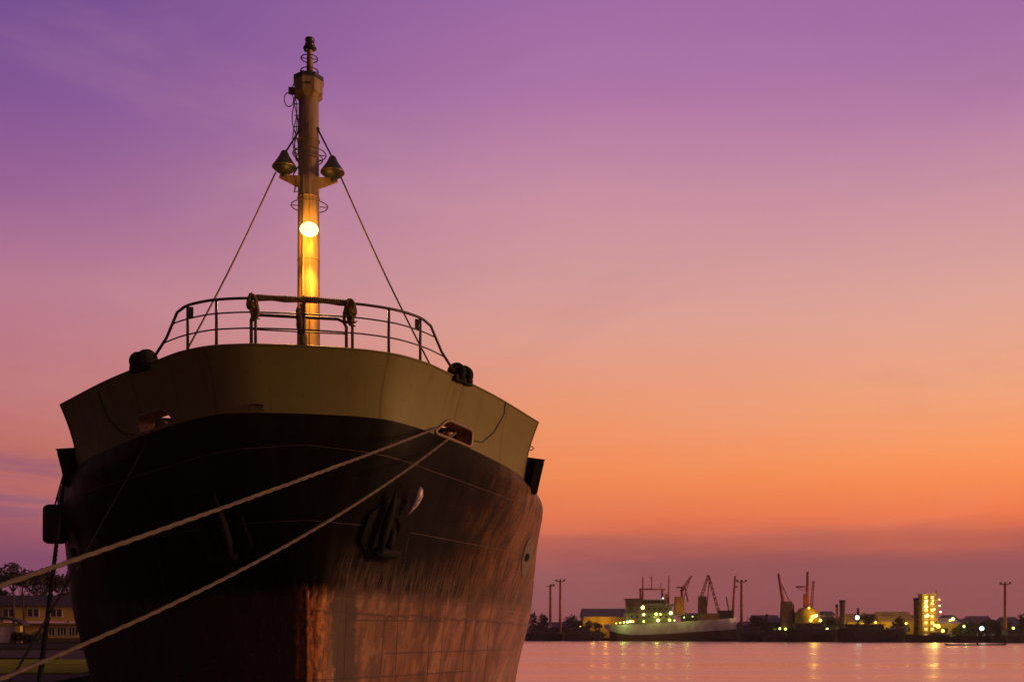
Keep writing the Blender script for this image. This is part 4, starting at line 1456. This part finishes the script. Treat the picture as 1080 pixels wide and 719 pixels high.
for px0, px1, ye, yr, lab, wm_, lit in (
        (662, 690, 655, 650, 'low ochre shed half hidden behind the coaster stern quarter', yel_s, None),
        (722, 752, 651, 646, 'brown shed seen behind the coaster deck cranes', brown_p, None),
        (796, 822, 653, 648, 'narrow grey house behind the three trees right of the coaster bow', grey_b, None),
        (838, 850, 650, 645, 'small ochre shed squeezed left against the yellow dome', yel_s, (420, (.8, .8, .12))),
        (870, 880, 648, 644, 'tiny pale hut between the yellow dome and the chimneys', white_p, None),
        (960, 974, 652, 648, 'small amber lit shed at the foot of the dark brown chimney', yel_s, (420, (1, .6, .1))),
        (1000, 1010, 653, 648, 'narrow lit gabled house immediately right of the yellow tower', white_p, (260, (1, .7, .25))),
        (1062, 1076, 656, 650, 'pale house just right of the lone floodlight mast', white_p, None)):
    shed('shed', px0, px1, ye, yr, lab, wm_, grey_b, 9, lit, 30)
for px, y, lab in ((612, 661, 'dim amber street lamp below the left end of the warehouse'), (845, 657, 'dim amber street lamp at the left foot of the yellow dome'), (923, 656, 'amber street lamp in front of the middle of the yellow lit sheds'), (955, 657, 'amber street lamp at the right end of the yellow lit sheds'), (1016, 660, 'greenish street lamp between the yellow tower and the white lamp'), (1068, 662, 'greenish street lamp right of the lone floodlight mast')):
    shorelamp(px, y, lab, glow_g if 'green' in lab else glow_y, .42, 220, (.7, .9, .25) if 'green' in lab else (1, .65, .12))

# tilted crane and lit derrick
cr1 = empty('crane', place(829, shoreD(829) + 6, 1.1), 0, 'dark red crane with a single tilted boom left of the yellow dome', 'crane')
spar(cr1, 'boom', [(827, 640), (821, 604.5)], [.75, .45], red_steel)
fbox(MB(), 823, 836, 634, 662, cr1, 0, 3.5, .8).build('cab', brown_p, cr1)
spar(cr1, 'boom_stay', [(833, 634), (824, 615)], .2, red_steel)
spar(cr1, 'jib_post', [(833, 650), (833, 634)], .4, red_steel)
spar(cr1, 'jib_post', [(837.5, 655), (837, 637)], .3, red_steel)
cr2 = empty('derrick', place(852, shoreD(852) + 5, 1.1), 0, 'red derrick mast with a yard standing on the lit yellow dome', 'derrick')
lattice(cr2, 'mast', (851.5, 642), (851.8, 602.5), .55, .3, red_steel, 0, 9)
spar(cr2, 'mast_core', [(851.5, 642), (851.8, 602.5)], .4, red_steel)
spar(cr2, 'yard', [(839.5, 618.5), (853, 618.5)], .32, red_steel)
spar(cr2, 'yard_brace', [(840, 619), (847, 623), (853, 618)], .14, red_steel)
lattice(cr2, 'boom', (856, 642), (858.5, 612), .4, .3, red_steel, .5, 8)
spar(cr2, 'post', [(848.5, 642), (848.5, 626)], .45, red_steel)
dm = MB()
ctr = rel(852, 655, cr2)
dm.lathe((ctr.x, 0, 0), [(4.6, 0), (4.5, rel(852, 650, cr2).z), (3.8, rel(852, 644, cr2).z), (3.0, rel(852, 641, cr2).z), (1, rel(852, 640.5, cr2).z)], 16)
dm.build('dome', yel_s, cr2)
for px, y, m_, r in ((849, 641, glow_y, .4), (853, 650.5, glow_y, .75), (856.5, 649, glow_w, .5), (851, 654, glow_y, .6), (861, 654, glow_y, .55)):
    MB().sphere(rel(px, y, cr2) + Vector((0, -5.0, 0)), r, 6).build('derrick_lamp', m_, cr2)
lamp('derrick_light', rel(852, 646, cr2) + Vector((0, -8, 0)), 1000, (1, .6, .08), .5, cr2)
lamp('derrick_light', rel(850, 634, cr2) + Vector((0, -5, 0)), 120, (1, .5, .2), .5, cr2)


def stack(px, y0, y1, wpx, lab, m_, cat='chimney'):
    root = empty('chimney', place(px, shoreD(px) + 9, 1.1), 0, lab, cat, 'chimneys on the far shore')
    w2 = wpx / F * root.location.y / 2
    t_ = rel(px, y0, root).z
    MB().lathe((0, 0, 0), [(w2 * 1.05, 0), (w2, t_ * .93)], 12).build('shaft', m_, root)
    MB().lathe((0, 0, 0), [(w2 * 1.1, t_ * .925), (w2 * 1.15, t_ * .94), (w2 * 1.1, t_), (w2 * .5, t_ + .02)], 12).build('cap', ship_dark, root)


stack(888.5, 632.5, 655, 6, 'short brown chimney standing right of the yellow dome', brown_p)
stack(882.5, 637, 655, 2.6, 'thin ochre pipe chimney beside the short brown chimney', oran_p)
stack(966, 630, 655, 4.8, 'dark brown chimney touching the yellow lit tower', brown_p)
stack(905, 641, 655, 2.6, 'slim dark chimney behind the white lamp', ship_dark)
stack(809, 647, 660, 2.4, 'stub chimney with amber glow left of the tilted crane', brown_p)

# lit tower
tw = empty('tower_building', place(980, shoreD(980) + 6, 1.1), 0, 'tall yellow lit tower building with floor galleries and lamps up both corners', 'tower')
x0, x1 = rel(972.5, 0, tw).x, rel(988.5, 0, tw).x
zt = rel(980, 626.5, tw).z
core = MB().box(((x0 + x1) / 2, 2.5, zt / 2), (x1 - x0 - .8, 4.2, zt))
core.build('wall', yel_s, tw)
nfl = 7
for i in range(nfl + 1):
    MB().box(((x0 + x1) / 2, 2.4, zt * i / nfl + .15), (x1 - x0 + .2, 5.2, .28)).build('gallery', mat('gallery_paint', (0.5, 0.4, 0.12), 0.7), tw)
for x in (x0, (x0 + x1) / 2, x1):
    MB().tube([(x, -.25, 0), (x, -.25, zt)], .16, 6).build('column', yel_s, tw)
for i in range(nfl):
    for x in (x0 + 1.5, x1 - 1.6):
        MB().box((x, .38, zt * (i + .55) / nfl), (1.1, .08, zt / nfl * .45)).build('window', emit('lit_window', (1.0, .62, .12), .45), tw)
spar(tw, 'antenna', [(987.5, 627), (987.5, 622.5)], .15, dark_steel)
for px, y, m_, r in ((975, 633.5, glow_w, .42), (975, 639.5, glow_w, .5), (976.3, 648.8, glow_w, .5), (982, 633, glow_y, .35), (983.5, 642, glow_y, .35), (988.8, 632, glow_y, .3), (989.2, 638.5, glow_w, .3), (990, 645, glow_w, .3),
                     (987.5, 660, glow_y, .75), (984, 659, glow_y, .5), (992.5, 665, glow_y, .6), (1003, 652.5, glow_w, .55), (1000, 654, glow_y, .4)):
    MB().sphere(rel(px, y, tw) + Vector((0, -1.6, 0)), r, 6).build('tower_lamp', m_, tw)
for px, y, e in ((978, 632, 800), (981, 644, 800), (980, 657, 900)):
    lamp('tower_light', rel(px, y, tw) + Vector((0, -4.5, 0)), e, (1, .66, .12), .4, tw)


shorelamp(903.5, 651, 'white street lamp at the left end of the yellow lit sheds', glow_c, .75, 150)
shorelamp(1034.8, 662.3, 'white street lamp among trees right of the yellow tower', glow_c, .7, 150)
shorelamp(579, 662.5, 'small bluish street lamp by the dark shed nearest the ship', emit('glow_dim', (.6, .9, .8), 1.6), .5, 30)
shorelamp(822, 662.5, 'greenish street lamp under the tilted crane, left one of the pair', glow_g, .45, 70, (.7, .9, .3))
shorelamp(828, 663, 'greenish street lamp under the tilted crane, right one of the pair', glow_g, .5, 70, (.7, .9, .3))
shorelamp(872, 663, 'greenish street lamp on the dark barge quay below the pale shed', glow_g, .5, 50, (.7, .9, .5))


def barge(px0, px1, y_deck, lab, m_, house=None, D=None, beam=3.2):
    pc_ = (px0 + px1) / 2
    root = empty('barge', place(pc_, D or shoreD(pc_) - 5, 0), 0, lab, 'barge', 'barges moored along the far shore')
    hb_ = rel(px1, 0, root).x
    z = rel(pc_, y_deck, root).z
    mb = MB()
    st = [(-1, .35, .9), (-.93, .8, 1.0), (-.6, 1, .92), (.5, 1, .92), (.85, .8, 1.05), (1, .2, 1.25)]
    vs, fs = [], []
    for u, bw, zz in st:
        vs += [(u * hb_, -beam * bw, z * zz), (u * hb_ * .94, -beam * bw * .8, -.5), (u * hb_ * .94, beam * bw * .8, -.5), (u * hb_, beam * bw, z * zz)]
    for i in range(len(st) - 1):
        for j in range(4):
            fs.append((i * 4 + j, i * 4 + (j + 1) % 4, (i + 1) * 4 + (j + 1) % 4, (i + 1) * 4 + j))
    fs += [(0, 1, 2, 3), tuple((len(st) - 1) * 4 + q for q in (3, 2, 1, 0))]
    mb.add(vs, fs)
    mb.build('hull', m_, root)
    if house:
        hx0, hx1, hy = house
        a, c = rel(hx0, hy, root), rel(hx1, hy, root)
        MB().box(((a.x + c.x) / 2, 0, (z * .92 + a.z) / 2), (c.x - a.x, beam * 1.3, a.z - z * .92 + .1)).build('deckhouse', grey_b, root)
        MB().box(((a.x + c.x) / 2, 0, a.z + .13), (c.x - a.x + .8, beam * 1.5, .18)).build('house_roof', ship_dark, root)
        n = max(2, int((c.x - a.x) / 2.2))
        xm_ = a.x + (c.x - a.x) * .3
        ms = MB().tube([(xm_, 0, a.z), (xm_, 0, a.z + random.uniform(2.2, 4.6))], .09, 5)
        ms.tube([(xm_ - .8, 0, a.z + 1.7), (xm_ + .8, 0, a.z + 1.7)], .06, 5)
        ms.tube([(xm_, 0, a.z + 2.1), (hb_ * .9, 0, z * 1.05)], .035, 4)
        ms.build('mast', dark_steel, root)
        for i in range(n):
            MB().box((a.x + (c.x - a.x) * (i + .5) / n, -beam * .66, (z * .92 + a.z) / 2 + .3), (1.0, .08, .7)).build('window', glass_d, root)
    rl_ = MB()
    for i in range(9):
        x = -hb_ * .85 + hb_ * 1.7 * i / 8
        rl_.tube([(x, -beam * .9, z * .9), (x, -beam * .9, z * .92 + .9)], .05, 4)
    rl_.tube([(-hb_ * .85, -beam * .9, z * .92 + .9), (hb_ * .85, -beam * .9, z * .92 + .9)], .05, 4)
    rl_.build('deck_rail', grey_b, root)
    cg = MB()
    for i in range(random.randint(2, 4)):
        cg.box((random.uniform(.05, .75) * hb_, random.uniform(-.3, .3) * beam, z * .92 + .4), (random.uniform(.9, 2.4), 1.5, random.uniform(.7, 1.5)), random.uniform(-.2, .2), .85)
    cg.build('deck_cargo', random.choice([brown_p, grey_b, deck_tan]), root)
    for q in (-.6, 0, .6):
        MB().lathe((q * hb_, -beam * 1.02, z * .45), [(.12, -.2), (.38, -.18), (.45, 0), (.38, .18), (.12, .2)], 10, (0, 1, 0)).build('tyre_fender', dark_steel, root)
    return root


barge(553, 596, 668, 'dark low barge nearest the big ship hull', ship_dark, (566, 585, 662))
barge(596, 634, 668, 'grey low boat moored left of the coaster stern', grey_b, (602, 622, 661))
barge(778, 806, 666.5, 'dark boat with a cabin moored just right of the coaster bow', ship_dark, (783, 800, 660))
barge(804, 832, 669, 'small bluish workboat between two dark barges', grey_b, (812, 824, 664.5))
barge(830, 884, 663, 'long dark barge under the yellow dome', ship_dark, (838, 866, 657.5))
barge(882, 958, 662, 'longest dark barge in front of the yellow lit sheds', ship_dark, (890, 930, 658.5))
barge(955, 1004, 668.5, 'dark barge below the yellow lit tower', ship_dark)
barge(1004, 1048, 669.5, 'dark barge below the white lamp at the right', ship_dark)
barge(1046, 1096, 669, 'dark barge under the lone floodlight mast', ship_dark, (1060, 1078, 664.5))
# low boat lying out in the river
rb = empty('rowing_boat', place(1029, 285, 0), rad(4), 'long low dark boat lying out on the river at the right', 'boat')
hl_ = MB()
st = [(-1, .05, .55), (-.7, .6, .35), (0, 1, .28), (.7, .6, .35), (1, .05, .6)]
vs, fs = [], []
for u, bw, zz in st:
    vs += [(u * 9, -bw * .8, zz), (u * 8.2, -bw * .4, -.2), (u * 8.2, bw * .4, -.2), (u * 9, bw * .8, zz)]
for i in range(4):
    for j in range(3):
        fs.append((i * 4 + j, i * 4 + j + 1, (i + 1) * 4 + j + 1, (i + 1) * 4 + j))
hl_.add(vs, fs)
hl_.build('hull', ship_dark, rb)
MB().tube([(.5, 0, .1), (.5, 0, 1.2)], .25, 6).build('boatman_post', ship_dark, rb)

# trees along the far shore
tl = [(556, 640, 26, 36), (563, 644, 16, 30), (572, 648, 14, 24), (606, 647, 18, 24), (628, 655, 18, 16), (794, 653, 14, 16), (800, 650, 14, 16), (806, 655, 12, 14), (836, 648, 16, 20), (843, 644, 14, 16), (877, 650, 14, 18), (884, 655, 10, 14), (915, 648, 18, 16), (948, 650, 16, 16), (1012, 658, 18, 20), (1022, 653, 18, 20), (1044, 652, 16, 20), (1052, 655, 18, 18), (1066, 655, 14, 16), (1078, 649, 20, 24), (1090, 646, 20, 26)]
desc = ['tall dark bank of foliage touching the big ship hull', 'dark bushy tree second from the big ship hull', 'low tree left of the small bluish lamp', 'dark tree between the floodlight masts and the warehouse', 'low bush below the amber warehouse front',
        'small dark tree right of the coaster bow, nearest of three', 'taller dark tree of the three right of the coaster bow', 'lowest dark tree of the three right of the coaster bow', 'dark tree left of the yellow dome', 'dark tree touching the left side of the yellow dome',
        'lit green tree between the yellow dome and brown chimney', 'small green tree at the foot of the brown chimney', 'dark tree behind the white lamp and yellow sheds', 'dark tree before the right yellow shed', 'green tree left of the white lamp near the yellow tower',
        'dark tree behind the green one left of the white lamp', 'tree just right of the white lamp at the right', 'tree left of the lone floodlight mast', 'tree at the foot of the lone floodlight mast', 'dark tree at the right picture edge', 'dark tree furthest right, partly past the picture edge']
for (px, y, w_, h_), lab in zip(tl, desc):
    tree(px, 1.1, shoreD(px) + 8 + random.uniform(-3, 5), y, w_, h_, lab, 420, .55, .3, 6, 'tree', 'trees along the far shore', mleaf=leaf_g if 'green' in lab else None)

# ------------------------------------------------------------------ dusk haze over the river
hz = MB().box((0, 600, 13.0), (3020, 2020, 34.0)).build('haze', None)
hz.data.materials.clear()
hmat = bpy.data.materials.new('haze')
hmat.use_nodes = True
t = hmat.node_tree
t.nodes.clear()
pv = t.nodes.new('ShaderNodeVolumePrincipled')
pv.inputs['Color'].default_value = (0.9, 0.78, 0.78, 1)
pv.inputs['Density'].default_value = 0.00015
pv.inputs['Anisotropy'].default_value = 0.75
ou = t.nodes.new('ShaderNodeOutputMaterial')
t.links.new(pv.outputs[0], ou.inputs['Volume'])
hz.data.materials.append(hmat)
tag(hz, kind='stuff')
